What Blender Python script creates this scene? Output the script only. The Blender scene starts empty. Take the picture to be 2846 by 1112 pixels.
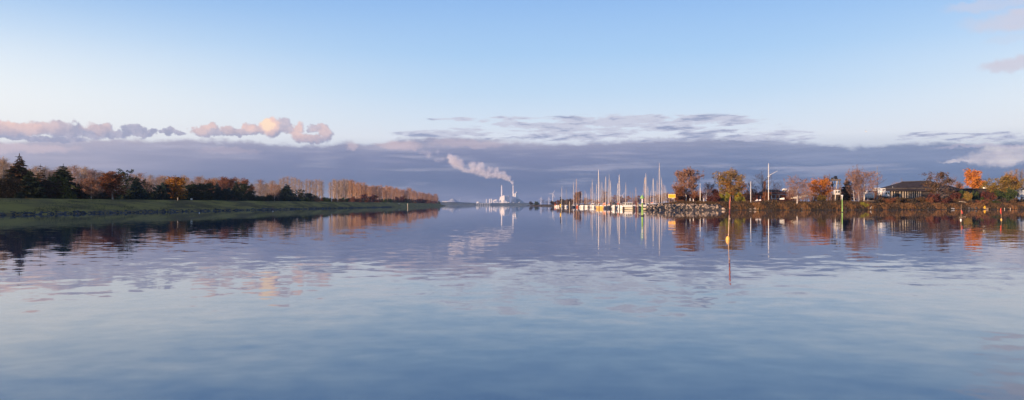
import bpy, math, random
import numpy as np
from mathutils import Vector, Matrix
R = math.radians
SC = bpy.context.scene
COL = SC.collection

# ------------------------------------------------------------------ camera
EYE = 1.5                       # metres above the water
FPX, HOR, CX = 2150.0, 570.0, 1423.0
cam = bpy.data.cameras.new('camera'); co = bpy.data.objects.new('camera', cam); COL.objects.link(co); SC.camera = co
co.location = (0, 0, EYE); co.rotation_euler = (math.pi/2, 0, 0)
cam.sensor_width = 36; cam.lens = 36*FPX/2846; cam.shift_y = (HOR-556)/2846
cam.clip_start = .1; cam.clip_end = 40000

# ------------------------------------------------------------------ light
EXPO = 1.0
SUN_AZ, SUN_EL = 225, 6.5       # compass from +Y clockwise: behind the camera and to its left
SKY_STRENGTH = .1
SUN_STRENGTH = 4.6
SC.view_settings.view_transform = 'Standard'; SC.view_settings.look = 'None'
SC.view_settings.exposure = EXPO; SC.view_settings.gamma = 1; SC.view_settings.use_curve_mapping = False
sun = bpy.data.lights.new('sun', 'SUN'); sun.energy = SUN_STRENGTH; sun.angle = R(.5); sun.color = (1, .69, .45)
so = bpy.data.objects.new('sun', sun); COL.objects.link(so)
sd = Vector((math.sin(R(SUN_AZ))*math.cos(R(SUN_EL)), math.cos(R(SUN_AZ))*math.cos(R(SUN_EL)), math.sin(R(SUN_EL))))
so.rotation_euler = sd.to_track_quat('Z', 'Y').to_euler(); so.location = (0, 0, 60)
SC.cycles.use_denoising = True
SC.cycles.max_bounces = 6; SC.cycles.diffuse_bounces = 2; SC.cycles.glossy_bounces = 3
SC.cycles.transparent_max_bounces = 6; SC.cycles.volume_bounces = 2; SC.cycles.transmission_bounces = 2
SC.cycles.caustics_reflective = False; SC.cycles.caustics_refractive = False

def lin(c):
    return tuple((v/255)/12.92 if v <= 10 else ((v/255+.055)/1.055)**2.4 for v in c)
HZ = 1.0
def W(r, g, b, k=1.0):
    f = k/(SKY_STRENGTH*2**EXPO)
    l = lin((r, g, b)); return (l[0]*f, l[1]*f, l[2]*f, 1)
HAZE, HAZE_TOP, HAZE_FAR = 1.0e-4, 460.0, 6700.0
def S(v, r, g, b):
    """sky colour at elevation tangent v as it must be outside the haze to be seen as (r, g, b) from inside it"""
    t = math.exp(-HAZE*min(HAZE_TOP/max(math.sin(math.atan(v)), 1e-3), HAZE_FAR)); air = (.22, .26, .40)
    f = 1/(SKY_STRENGTH*2**EXPO); l = lin((r, g, b))
    return tuple(max(.02, (l[i]-(1-t)*air[i])/t)*f for i in range(3))+(1,)

class NT:
    """small helper to write node trees as expressions"""
    def __init__(s, tree): s.t = tree; s.n = tree.nodes; s.l = tree.links
    def new(s, typ, **kw):
        n = s.n.new(typ)
        for k, v in kw.items(): setattr(n, k, v)
        return n
    def put(s, sock, v):
        if v is None: return
        if hasattr(v, 'is_output'): s.l.new(v, sock)
        else:
            try: sock.default_value = v
            except Exception: sock.default_value = tuple(v)+(1,)
    def m(s, op, a, b=None, c=None, clamp=False):
        n = s.new('ShaderNodeMath', operation=op); n.use_clamp = clamp
        s.put(n.inputs[0], a); s.put(n.inputs[1], b); s.put(n.inputs[2], c)
        return n.outputs[0]
    def v(s, op, a, b=None, c=None):
        n = s.new('ShaderNodeVectorMath', operation=op)
        s.put(n.inputs[0], a); s.put(n.inputs[1], b)
        if c is not None: s.put(n.inputs[2], c)
        return n.outputs['Value'] if op in ('DOT_PRODUCT', 'LENGTH', 'DISTANCE') else n.outputs[0]
    def sep(s, a):
        n = s.new('ShaderNodeSeparateXYZ'); s.put(n.inputs[0], a); return n.outputs
    def comb(s, x, y, z=0.0):
        n = s.new('ShaderNodeCombineXYZ'); s.put(n.inputs[0], x); s.put(n.inputs[1], y); s.put(n.inputs[2], z); return n.outputs[0]
    def noise(s, vec, scale, detail=4, rough=.55, dist=0.0, color=False, lac=2.0):
        n = s.new('ShaderNodeTexNoise'); s.put(n.inputs['Vector'], vec)
        n.inputs['Scale'].default_value = scale; n.inputs['Detail'].default_value = detail
        n.inputs['Roughness'].default_value = rough; n.inputs['Distortion'].default_value = dist
        n.inputs['Lacunarity'].default_value = lac
        return n.outputs['Color'] if color else n.outputs[0]
    def map(s, x, a, b, c=0.0, d=1.0, smooth=True):
        n = s.new('ShaderNodeMapRange'); n.interpolation_type = 'SMOOTHSTEP' if smooth else 'LINEAR'
        s.put(n.inputs[0], x); s.put(n.inputs[1], a); s.put(n.inputs[2], b); s.put(n.inputs[3], c); s.put(n.inputs[4], d)
        return n.outputs[0]
    def mix(s, f, a, b, blend='MIX'):
        n = s.new('ShaderNodeMix'); n.data_type = 'RGBA'; n.blend_type = blend
        s.put(n.inputs[0], f); s.put(n.inputs[6], a); s.put(n.inputs[7], b)
        return n.outputs[2]
    def ramp(s, x, stops):
        n = s.new('ShaderNodeValToRGB'); s.put(n.inputs[0], x)
        e = n.color_ramp.elements
        while len(e) > 1: e.remove(e[-1])
        e[0].position = stops[0][0]; e[0].color = stops[0][1]
        for p, c in stops[1:]:
            q = e.new(p); q.color = c
        return n.outputs[0]
    def curve(s, x, pts):
        """float curve; x in 0..1, values 0..1"""
        n = s.new('ShaderNodeFloatCurve'); s.put(n.inputs['Value'], x)
        c = n.mapping.curves[0]
        n.mapping.use_clip = False
        while len(c.points) > 2: c.points.remove(c.points[1])
        c.points[0].location = pts[0]; c.points[1].location = pts[-1]
        for p in pts[1:-1]: c.points.new(*p)
        n.mapping.update()
        return n.outputs[0]

# ------------------------------------------------------------------ sky
def build_world():
    w = bpy.data.worlds.new('World'); SC.world = w; w.use_nodes = True
    g = NT(w.node_tree); bg = g.n['Background']; bg.inputs[1].default_value = SKY_STRENGTH
    tc = g.new('ShaderNodeTexCoord').outputs['Generated']
    d = g.v('NORMALIZE', tc)
    x, y, z = g.sep(d)
    hl = g.m('SQRT', g.m('ADD', g.m('MULTIPLY', x, x), g.m('MULTIPLY', y, y)))
    U = g.m('ARCTAN2', x, y); V = g.m('DIVIDE', z, g.m('MAXIMUM', hl, .02))
    def uu(px): return math.atan((px-CX)/FPX)
    def uv(px, py):
        u = uu(px); return u, (HOR-py)/FPX*math.cos(u)
    # clear sky: physical sky, whitened towards the ground by thin air far out
    sk = g.new('ShaderNodeTexSky'); sk.sky_type = 'NISHITA'; sk.sun_disc = False
    sk.sun_elevation = R(SUN_EL); sk.sun_rotation = R(SUN_AZ); sk.ozone_density = 2; sk.dust_density = .6
    nis = g.mix(1.0, sk.outputs[0], (.95, 1.0, 1.35, 1), 'MULTIPLY')
    K = 1.0
    rp = g.ramp(g.m('MULTIPLY', V, .5), [(0, S(0, 122, 134, 172)), (.013, S(.026, 136, 144, 176)), (.043, S(.086, 222, 226, 236)),
        (.053, S(.106, 216, 227, 240)), (.072, S(.144, 197, 220, 242)), (.0975, S(.195, 174, 208, 242)), (.1325, S(.265, 150, 190, 238)), (.3, W(84, 132, 204)), (.8, W(54, 92, 166))])
    sky = g.mix(.10, rp, nis)
    # paler away from the point opposite the sun
    pale = g.m('MULTIPLY', g.map(g.m('ABSOLUTE', g.m('SUBTRACT', U, .12)), .12, .85), g.map(V, .27, .06))
    sky = g.mix(g.m('MULTIPLY', pale, .95), sky, S(.12, 246, 246, 243))
    # noise fields (seamless: taken on the direction itself)
    dz = g.comb(x, y, g.m('MULTIPLY', V, 3.2))
    n_big = g.noise(dz, 7, 5, .55)
    n_str = g.noise(g.comb(x, y, g.m('MULTIPLY', V, 14)), 5, 6, .6)
    n_fine = g.noise(g.comb(x, y, g.m('MULTIPLY', V, 1.8)), 42, 5, .6)
    # long grey bank of cloud above the horizon
    prof = [(-700, 392), (0, 388), (250, 386), (500, 386), (720, 389), (800, 395), (900, 398), (975, 386), (1010, 400), (1045, 398), (1080, 388),
            (1150, 383), (1260, 384), (1400, 391), (1560, 394), (1700, 393), (1850, 389), (1960, 386), (2050, 381), (2200, 397), (2300, 403), (2420, 405),
            (2600, 400), (2700, 396), (2846, 392), (3500, 396)]
    pts = [((uu(p)+.9)/1.8, uv(p, q)[1]*8) for p, q in prof]
    T = g.m('DIVIDE', g.curve(g.m('DIVIDE', g.m('ADD', U, .9), 1.8, clamp=True), pts), 8)
    edge = g.m('ADD', g.m('SUBTRACT', T, V), g.m('ADD', g.m('MULTIPLY', g.m('SUBTRACT', n_fine, .5), .018), g.m('MULTIPLY', g.m('SUBTRACT', n_big, .5), .020)))
    bank = g.map(edge, -.003, .0045)
    left = g.map(U, -.25, -.6); right = g.map(U, .02, .5)
    depth = g.m('ADD', g.m('SUBTRACT', T, V), g.m('MULTIPLY', g.m('SUBTRACT', n_str, .5), .09))
    B_ = lambda *c: S(.06, *c)
    dd = g.m('MULTIPLY', g.m('ADD', depth, .02), 8)
    bc = g.ramp(dd, [(0, B_(184, 182, 198)), (.15, B_(162, 162, 184)), (.32, B_(130, 136, 166)), (.6, B_(115, 126, 157)), (.82, B_(126, 133, 162)), (1, B_(144, 148, 174))])
    bcr = g.ramp(dd, [(0, B_(166, 172, 196)), (.2, B_(136, 146, 174)), (.5, B_(112, 128, 160)), (.75, B_(104, 126, 160)), (1, B_(120, 142, 176))])
    bcl = g.ramp(dd, [(0, B_(206, 194, 200)), (.25, B_(172, 168, 186)), (.5, B_(136, 141, 166)), (.8, B_(130, 137, 165)), (1, B_(150, 150, 174))])
    bc = g.mix(right, g.mix(left, bc, bcl), bcr)
    bright = g.map(n_str, .50, .70)
    bc = g.mix(g.m('MULTIPLY', bright, .42), bc, S(.06, 204, 198, 212))
    # soft warm patches inside the bank
    def blob(px, py, rx, ry, k=0.0, vec=None):
        u, v = uv(px, py); c = math.cos(u)
        s = (FPX/rx/c, FPX/ry/c)
        q = g.v('MULTIPLY_ADD', vec if vec is not None else UVd, (s[0], s[1], 0), (-u*s[0], -v*s[1], 0))
        return g.v('DOT_PRODUCT', q, q)
    nd = g.noise(g.comb(x, y, V), 30, 5, .58, color=True)
    nd2 = g.noise(g.comb(x, y, V), 110, 5, .62, color=True)
    UVp = g.comb(U, V)
    UVd = g.v('ADD', UVp, g.v('ADD', g.v('MULTIPLY', g.v('SUBTRACT', nd, (.5, .5, .5)), (.030, .020, 0)), g.v('MULTIPLY', g.v('SUBTRACT', nd2, (.5, .5, .5)), (.016, .012, 0))))
    for px, py, rx, ry, s in ((1105, 400, 70, 16, .6), (30, 412, 190, 14, .55), (975, 408, 18, 16, .5), (640, 418, 90, 10, .25), (1300, 400, 120, 12, .3)):
        f = g.m('MULTIPLY', g.map(blob(px, py, rx, ry), 1.3, .1), s)
        bc = g.mix(f, bc, S(.07, 212, 192, 198))
    sky = g.mix(g.m('MULTIPLY', bank, g.map(V, .006, .034, .35, .97)), sky, bc)
    # rising gap on the right where the bank breaks into pale lit cloud
    gap = None
    for px, py, rx, ry in ((2790, 440, 95, 20), (2860, 420, 120, 20), (2690, 447, 70, 5), (2980, 420, 150, 26)):
        b = blob(px, py, rx, ry); gap = b if gap is None else g.m('MINIMUM', gap, b)
    gapc = g.mix(g.map(n_str, .40, .60), S(.06, 206, 198, 206), S(.06, 230, 221, 220))
    sky = g.mix(g.m('MULTIPLY', g.m('MULTIPLY', g.map(gap, 1.6, .4), g.map(n_fine, .3, .6, .6, 1)), .92), sky, gapc)
    low = blob(2846, 402, 210, 7); sky = g.mix(g.m('MULTIPLY', g.map(low, 1.3, .5), .5), sky, S(.07, 196, 188, 204))
    # thin torn wisps over the bank
    wv = g.comb(x, y, g.m('MULTIPLY', g.m('SUBTRACT', V, g.m('MULTIPLY', U, .02)), 6.5))
    wn = g.noise(wv, 21, 7, .64, .25)
    wn2 = g.noise(wv, 5.0, 3, .5)
    reg = None
    for px, py, rx, ry in ((1740, 357, 400, 40), (1290, 372, 190, 16), (1460, 338, 130, 18), (1260, 331, 70, 6), (1940, 340, 190, 20), (2150, 378, 140, 16), (2590, 378, 110, 12), (2760, 380, 120, 14), (2130, 345, 60, 5)):
        b = g.map(blob(px, py, rx, ry, vec=UVp), 1.5, .2); reg = b if reg is None else g.m('MAXIMUM', reg, b)
    wm = g.map(g.m('ADD', g.m('MULTIPLY', wn, .7), g.m('ADD', g.m('MULTIPLY', wn2, .3), g.m('MULTIPLY', reg, .075))), .525, .60)
    wm = g.m('MULTIPLY', g.m('MULTIPLY', wm, g.map(reg, 0, .5)), .95)
    wc = g.mix(g.map(wn, .52, .66), S(.1, 200, 202, 218), S(.1, 152, 160, 188))
    sky = g.mix(wm, sky, wc)
    # paler patches high on the right
    for px, py, rx, ry, s in ((2830, 55, 150, 34, .8), (2760, 10, 130, 20, .5), (2835, 178, 110, 24, .8), (2800, 110, 60, 16, .25)):
        f = g.m('MULTIPLY', g.m('MULTIPLY', g.map(blob(px, py, rx, ry), 1.3, .2), s), g.map(n_big, .3, .6, .4, 1))
        sky = g.mix(f, sky, S(.2, 212, 206, 218))
    # row of small heaped clouds on the left, lit by the low sun
    B = [(-40, 362, 60, 24, 0), (20, 358, 60, 22, .8), (80, 355, 55, 20, .9), (130, 354, 50, 20, .55), (165, 356, 40, 22, .25), (195, 364, 40, 20, .1), (270, 357, 34, 17, .5), (240, 370, 40, 14, 0), (300, 371, 40, 13, 0),
         (372, 360, 34, 14, 0), (395, 366, 36, 13, 0), (360, 372, 36, 9, 0), (478, 362, 26, 9, 0), (495, 366, 20, 8, 0), (455, 367, 16, 7, 0),
         (560, 362, 26, 14, .6), (578, 357, 18, 10, .7), (585, 370, 32, 12, .1), (630, 362, 24, 12, .45), (655, 366, 30, 9, .1), (680, 366, 40, 9, .3), (695, 357, 30, 11, .8), (715, 362, 28, 12, .6),
         (760, 349, 30, 21, 1.25), (768, 362, 26, 20, .9), (785, 345, 20, 15, .2), (796, 352, 14, 13, 0), (815, 362, 22, 12, .2), (832, 356, 18, 14, .8), (840, 380, 28, 15, .8), (868, 385, 32, 12, .6), (872, 356, 13, 10, 0), (895, 356, 20, 11, .3), (903, 372, 15, 22, .5), (118, 386, 110, 8, -1), (50, 382, 90, 8, -1)]
    mn = None; warm = None
    for px, py, rx, ry, w_ in B:
        b = blob(px, py, rx*1.08, ry*1.1)
        mn = b if mn is None else g.m('MINIMUM', mn, b)
        if w_ > 0:
            b2 = g.m('MULTIPLY', g.map(blob(px-rx*.28, py-ry*.22, rx*1.15, ry*1.15), 1.3, .15), w_)
            warm = b2 if warm is None else g.m('MAXIMUM', warm, b2)
    fl = g.noise(g.comb(x, y, V), 75, 6, .66)
    mn = g.m('ADD', mn, g.m('MULTIPLY', g.m('SUBTRACT', fl, .5), 1.5))
    cm = g.map(mn, 1.25, .55)
    warm = g.m('MULTIPLY', warm, g.map(V, .078, .094, .55, 1))
    shade = g.mix(g.m('ADD', g.map(V, .082, .106, 0, .7), g.map(fl, .38, .62, -.15, .4)), S(.1, 160, 162, 186), S(.1, 206, 198, 210))
    warm = g.m('MULTIPLY', warm, g.map(fl, .3, .62, .72, 1.08))
    cc = g.mix(g.m('MINIMUM', g.m('MULTIPLY', warm, .95), 1), shade, S(.1, 244, 206, 194))
    cc = g.mix(g.map(warm, 1.0, 1.25), cc, S(.1, 255, 224, 196))
    sky = g.mix(g.m('MULTIPLY', cm, .95), sky, cc)
    g.l.new(sky, bg.inputs[0])
build_world()

# ------------------------------------------------------------------ object helpers
def tag(o, label=None, cat=None, group=None, kind=None):
    if label: o['label'] = label
    if cat: o['category'] = cat
    if group: o['group'] = group
    if kind: o['kind'] = kind
    return o
def thing(name, label, cat, loc=(0, 0, 0), rz=0, group=None):
    o = bpy.data.objects.new(name, None); COL.objects.link(o); o.location = loc; o.rotation_euler = (0, 0, rz)
    o.empty_display_size = .3
    return tag(o, label, cat, group)
def mesh(V, F, name='mesh', mats=None, midx=None, smooth=False):
    me = bpy.data.meshes.new(name)
    V = np.asarray(V, dtype=np.float32).reshape(-1, 3)
    if isinstance(F, np.ndarray):
        k = F.shape[1]; nf = len(F)
        me.vertices.add(len(V)); me.vertices.foreach_set('co', V.ravel())
        me.loops.add(nf*k); me.loops.foreach_set('vertex_index', F.astype(np.int32).ravel())
        me.polygons.add(nf); me.polygons.foreach_set('loop_start', np.arange(0, nf*k, k, dtype=np.int32))
        me.polygons.foreach_set('loop_total', np.full(nf, k, dtype=np.int32))
        me.update(calc_edges=True)
    else:
        me.from_pydata([tuple(map(float, v)) for v in V], [], F); me.update()
    for m_ in (mats or []): me.materials.append(m_)
    if midx is not None: me.polygons.foreach_set('material_index', np.asarray(midx, dtype=np.int32))
    if smooth: me.polygons.foreach_set('use_smooth', np.ones(len(me.polygons), dtype=bool))
    return me
def add(name, me, parent=None, loc=None, mat=None):
    o = bpy.data.objects.new(name, me); COL.objects.link(o)
    if parent: o.parent = parent
    if loc: o.location = loc
    if mat is not None:
        if not me.materials: me.materials.append(mat)
        else:
            o.material_slots[0].link = 'OBJECT'; o.material_slots[0].material = mat
    return o
def copy_tree(o, parent=None):
    c = o.copy(); COL.objects.link(c); c.parent = parent
    for ch in o.children: copy_tree(ch, c)
    return c

class MB:
    """collects simple shapes into one mesh"""
    def __init__(s): s.v = []; s.f = []
    def poly(s, vs, fs):
        b = len(s.v); s.v += [tuple(map(float, p)) for p in vs]; s.f += [tuple(b+i for i in f) for f in fs]; return s
    def box(s, c, d, rz=0, ry=0, rx=0, taper=1):
        M = Matrix.Rotation(rz, 3, 'Z') @ Matrix.Rotation(ry, 3, 'Y') @ Matrix.Rotation(rx, 3, 'X')
        P = []
        for z in (-1, 1):
            t = taper if z > 0 else 1
            for x, y in ((-1, -1), (1, -1), (1, 1), (-1, 1)):
                P.append(tuple(M @ Vector((x*d[0]/2*t, y*d[1]/2*t, z*d[2]/2)) + Vector(c)))
        return s.poly(P, [(3, 2, 1, 0), (4, 5, 6, 7), (0, 1, 5, 4), (1, 2, 6, 5), (2, 3, 7, 6), (3, 0, 4, 7)])
    def tube(s, pts, rad, n=6, cap=True):
        pts = [Vector(p) for p in pts]
        if not hasattr(rad, '__len__'): rad = [rad]*len(pts)
        base = len(s.v); rings = []
        for i, p in enumerate(pts):
            a = pts[max(i-1, 0)]; b = pts[min(i+1, len(pts)-1)]
            d = (b-a).normalized(); u = d.orthogonal() if abs(d.z) < .95 else Vector((1, 0, 0)).cross(d)
            u.normalize(); w = d.cross(u)
            for k in range(n):
                t = 2*math.pi*k/n
                q = p+(u*math.cos(t)+w*math.sin(t))*rad[i]; s.v.append(tuple(q))
        for i in range(len(pts)-1):
            for k in range(n):
                a = base+i*n+k; b = base+i*n+(k+1) % n
                s.f.append((a, b, b+n, a+n))
        if cap:
            s.f.append(tuple(base+k for k in range(n))[::-1]); s.f.append(tuple(base+(len(pts)-1)*n+k for k in range(n)))
        return s
    def lathe(s, prof, c=(0, 0, 0), n=10):
        base = len(s.v)
        for r, z in prof:
            for k in range(n):
                t = 2*math.pi*k/n; s.v.append((c[0]+r*math.cos(t), c[1]+r*math.sin(t), c[2]+z))
        for i in range(len(prof)-1):
            for k in range(n):
                a = base+i*n+k; b = base+i*n+(k+1) % n; s.f.append((a, b, b+n, a+n))
        s.f.append(tuple(base+k for k in range(n))[::-1]); s.f.append(tuple(base+(len(prof)-1)*n+k for k in range(n)))
        return s
    def prism(s, outline, y0, y1):
        """outline in x,z pushed from y0 to y1"""
        n = len(outline); V_ = [(x, y0, z) for x, z in outline]+[(x, y1, z) for x, z in outline]
        F_ = [tuple(range(n)), tuple(range(n, 2*n))[::-1]]+[(i, i+n, (i+1) % n+n, (i+1) % n) for i in range(n)]
        return s.poly(V_, F_)
    def build(s, name, mat, parent=None, loc=None, smooth=False):
        return add(name, mesh(s.v, s.f, name, [mat], smooth=smooth), parent, loc)

# ------------------------------------------------------------------ materials
def principled(name, col, rough=.7, var=.0, vscale=1.0, metal=0.0, spec=.3, col2=None, stretch=(1, 1, 1), island=0.0, trans=0.0, detail=4):
    m_ = bpy.data.materials.new(name); m_.use_nodes = True; g = NT(m_.node_tree); b = g.n['Principled BSDF']
    b.inputs['Roughness'].default_value = rough; b.inputs['Metallic'].default_value = metal; b.inputs['Specular IOR Level'].default_value = spec
    c = tuple(col)+(1,)
    if var or col2:
        tc = g.new('ShaderNodeTexCoord').outputs['Object']
        nz = g.noise(g.v('MULTIPLY', tc, stretch), vscale, detail, .6)
        c2 = tuple(col2)+(1,) if col2 else tuple(v*(1-var) for v in col)+(1,)
        c = g.mix(g.map(nz, .38, .62), tuple(v*(1+var) for v in col)+(1,), c2)
    if island:
        gi = g.new('ShaderNodeNewGeometry').outputs['Random Per Island']
        hs = g.new('ShaderNodeHueSaturation'); g.put(hs.inputs['Color'], c)
        g.put(hs.inputs['Value'], g.map(gi, 0, 1, 1-island, 1+island, smooth=False))
        g.put(hs.inputs['Hue'], g.map(g.m('FRACT', g.m('MULTIPLY', gi, 7.31)), 0, 1, .5-.03*island, .5+.03*island, smooth=False))
        c = hs.outputs[0]
    g.put(b.inputs['Base Color'], c)
    if trans:
        t = g.new('ShaderNodeBsdfTranslucent'); g.put(t.inputs[0], c)
        mx = g.new('ShaderNodeMixShader'); mx.inputs[0].default_value = trans
        g.l.new(b.outputs[0], mx.inputs[1]); g.l.new(t.outputs[0], mx.inputs[2])
        g.l.new(mx.outputs[0], g.n['Material Output'].inputs['Surface'])
    return m_
def leafmat(name, col, col2=None, island=.45, trans=.3):
    return principled(name, col, .8, 0 if col2 else .25, 2.2, spec=.05, col2=col2, island=island, trans=trans, detail=2)
M = {}
M['white'] = principled('white_paint', (.66, .64, .61), .35, .12, 3, spec=.5)
M['grey_white'] = principled('weathered_white', (.55, .55, .54), .5, .2, 2)
M['alu'] = principled('mast_alloy', (.72, .63, .55), .38, .1, 1.5, spec=.5)
M['mast_wood'] = principled('varnished_spar', (.50, .27, .12), .4, .2, 2)
M['mast_grey'] = principled('dull_grey_spar', (.16, .16, .18), .5, .2, 2)
M['wire'] = principled('rigging_wire', (.25, .24, .24), .5)
M['navy'] = principled('navy_canvas', (.02, .03, .07), .8, .25, 4)
M['green_canvas'] = principled('dark_green_canvas', (.02, .045, .04), .8, .25, 4)
M['grey_canvas'] = principled('pale_canvas', (.5, .5, .52), .8, .15, 4)
M['red_canvas'] = principled('rust_red_canvas', (.30, .07, .04), .8, .2, 4)
M['glass'] = principled('dark_window', (.02, .025, .03), .08, spec=.6)
M['gold_hull'] = principled('yellow_hull', (.80, .47, .10), .35, .1, 3, spec=.5)
M['orange'] = principled('orange_paint', (.62, .20, .07), .5, .2, 3)
M['blue_hull'] = principled('dark_blue_hull', (.03, .035, .07), .3, .2, 3, spec=.5)
M['cream'] = principled('cream_hull', (.70, .61, .44), .4, .1, 3, spec=.5)
M['dark_wood'] = principled('wet_dark_timber', (.035, .028, .024), .7, .35, 6, stretch=(3, 3, .6))
M['tower_wood'] = principled('weathered_brown_timber', (.12, .095, .075), .85, .3, 5, stretch=(3, 3, .5))
M['wood'] = principled('grey_timber', (.24, .18, .13), .8, .3, 5, stretch=(3, 3, .5))
M['pale_wood'] = principled('pale_timber', (.50, .42, .33), .8, .25, 5, stretch=(3, 3, .5))
M['black'] = principled('black_paint', (.012, .012, .014), .5)
M['yellow'] = principled('yellow_paint', (.75, .42, .03), .5, .15, 5)
M['sign_yellow'] = principled('sign_yellow', (.83, .40, .02), .5, .06, 2)
M['sign_print'] = principled('sign_print', (.45, .17, .01), .6)
M['sign_frame'] = principled('sign_frame', (.80, .62, .36), .6)
M['mark_green'] = principled('beacon_green', (.20, .33, .08), .5, .2, 4)
M['mark_dgreen'] = principled('beacon_cap_green', (.20, .36, .12), .5, .2, 4)
M['flag_red'] = principled('red_flag_cloth', (.52, .075, .05), .8, .2, 8)
M['flag_dark'] = principled('dark_red_cloth', (.14, .035, .04), .85, .2, 8)
M['pole_red'] = principled('faded_red_pole', (.34, .11, .075), .6, .2, 6)
M['bamboo'] = principled('bamboo', (.45, .30, .20), .6, .25, 10, stretch=(1, 1, 3))
M['float_yellow'] = principled('yellow_float', (.62, .36, .09), .45, .15, 8)
M['red_brick'] = principled('red_brick_wall', (.33, .10, .06), .85, .25, 3)
M['chimney_brick'] = principled('sooty_brick', (.15, .07, .045), .9, .2, 3)
M['roof_dark'] = principled('dark_roof', (.035, .028, .026), .85, .3, 1.2)
M['roof_brown'] = principled('brown_roof', (.036, .025, .021), .9, .3, 1.0)
M['grey_wall'] = principled('grey_wall', (.06, .05, .045), .85, .25, 2)
M['metal'] = principled('pale_metal_cladding', (.80, .74, .70), .45, .06, .03, spec=.5)
M['metal_shade'] = principled('grey_metal_cladding', (.40, .42, .45), .5, .06, .03)
M['bird'] = principled('white_feathers', (.75, .74, .72), .8)
M['bird_grey'] = principled('grey_feathers', (.25, .26, .28), .8)
M['stone'] = principled('boulder', (.28, .22, .175), .85, .0, 2.2, col2=(.14, .115, .095), island=.0)
M['stone_pale'] = principled('pale_boulder', (.46, .355, .265), .85, .0, 2.2, col2=(.26, .19, .14))
M['stone_dark'] = principled('dark_boulder', (.10, .085, .075), .85, .0, 2.2, col2=(.04, .035, .03))
M['shore_stone'] = principled('shore_stone', (.06, .055, .055), .85, .3, 1.5, island=.6)
# trees
M['bark'] = principled('dark_bark', (.07, .052, .042), .9, .3, 4, stretch=(3, 3, .6))
M['bark_pale'] = principled('pale_bark', (.26, .20, .16), .9, .3, 4, stretch=(3, 3, .6))
M['bark_birch'] = principled('birch_bark', (.62, .56, .50), .8, 0, 3, col2=(.20, .16, .14), stretch=(1, 1, 2.5))
M['twig_purple'] = principled('purple_brown_twigs', (.27, .17, .14), .9, island=.35)
M['twig_dark'] = principled('dark_twigs', (.085, .062, .055), .9, island=.3)
M['twig_pale'] = principled('pale_twigs', (.36, .27, .21), .9, island=.3)
M['twig_amber'] = principled('sunlit_pale_twigs', (.42, .23, .12), .9, island=.3)  # pale poplar twigs with the low sun's amber put into their colour
M['lf_orange'] = leafmat('orange_leaves', (.68, .27, .05), (.46, .16, .03))
M['lf_gold'] = leafmat('golden_leaves', (.46, .22, .03), (.28, .12, .02))
M['lf_rust'] = leafmat('rust_leaves', (.27, .11, .045), (.16, .068, .032))
M['lf_redbrown'] = leafmat('red_brown_leaves', (.28, .115, .06), (.16, .07, .04))
M['lf_red'] = leafmat('dark_red_leaves', (.15, .048, .034), (.08, .034, .025))
M['lf_olive'] = leafmat('olive_leaves', (.36, .23, .05), (.20, .14, .035))
M['lf_lime'] = leafmat('yellow_green_leaves', (.34, .30, .04), (.17, .17, .03))
M['lf_green'] = leafmat('green_leaves', (.07, .10, .025), (.035, .05, .02))
M['lf_birch'] = leafmat('brown_birch_leaves', (.38, .20, .11), (.26, .14, .09))
M['needle'] = leafmat('dark_needles', (.045, .058, .026), (.022, .032, .017), trans=.1)
M['needle_blue'] = leafmat('blue_green_needles', (.032, .055, .047), (.018, .032, .030), trans=.1)
M['needle_rust'] = leafmat('rusty_needles', (.12, .065, .032), (.038, .04, .02), trans=.1)
M['needle_yellow'] = leafmat('yellowish_needles', (.12, .12, .02), (.04, .045, .015), trans=.1)
M['scrub'] = leafmat('brown_scrub', (.20, .115, .055), (.06, .042, .022), island=.6)
M['scrub_grey'] = leafmat('grey_scrub', (.10, .075, .05), (.045, .036, .025), island=.5)
M['reed'] = leafmat('tan_reeds', (.34, .18, .07), (.17, .085, .04), island=.5)

# ------------------------------------------------------------------ places
def X(px, Y): return (px-CX)*Y/FPX
def Zp(py, Y): return EYE+(HOR-py)*Y/FPX
def smooth(a, b, t):
    t = np.clip((np.asarray(t, dtype=float)-a)/(b-a), 0, 1); return t*t*(3-2*t)
def hnoise(x, y, seed=0):
    """cheap smooth height noise"""
    x = np.asarray(x, dtype=float); y = np.asarray(y, dtype=float)
    return (np.sin(x*.91+seed)*np.cos(y*.77+1.3*seed)+.5*np.sin(x*2.1-y*1.7+2*seed)+.25*np.sin(x*4.3+y*3.9+seed))/1.75
def left_water(Y): return np.interp(Y, [-100, 50, 114, 260, 590, 1230, 1290, 1300], [-72, -74, -75, -77, -86, -102, -106, -114])
def left_z(x, Y):
    """height of the dyke on the left bank; d = metres inland from the waterline"""
    d = left_water(Y)-np.asarray(x, dtype=float)
    crest = np.clip(2.65+.0018*(np.asarray(Y, dtype=float)-130), 2.4, 3.7)
    z = np.interp(d, [-6, -2, 0, 1.2, 3], [-1.2, -.6, 0, .35, .65])
    zz = np.where(d < 3, z, .65+(crest-.65)*np.interp(d, [3, 7, 11.5, 15, 20], [0, .5, 1, 1, .9]))
    return zz*np.interp(Y, [1180, 1292], [1, .35])
RB = [(1800, 218), (1900, 225), (2300, 230), (2600, 255), (2846, 268), (3300, 290)]
RBX = [(p-CX)*y/FPX for p, y in RB]; RBY = [y for p, y in RB]
def right_water(x): return np.interp(x, RBX, RBY)
def right_left_edge(Y): return 37.0+(np.asarray(Y, dtype=float)-218)*.30
def right_z(x, Y):
    x = np.asarray(x, dtype=float); Y = np.asarray(Y, dtype=float)
    d = Y-right_water(x)
    z = np.interp(d, [-4, 0, 1.5, 4, 8, 14, 500], [-1, 0, .55, 1.35, 2.1, 2.45, 2.9])
    e = x-right_left_edge(Y)
    return np.minimum(z, np.interp(e, [-4, 0, 3, 8, 14], [-1, .0, 1.1, 2.0, 9]))
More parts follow.
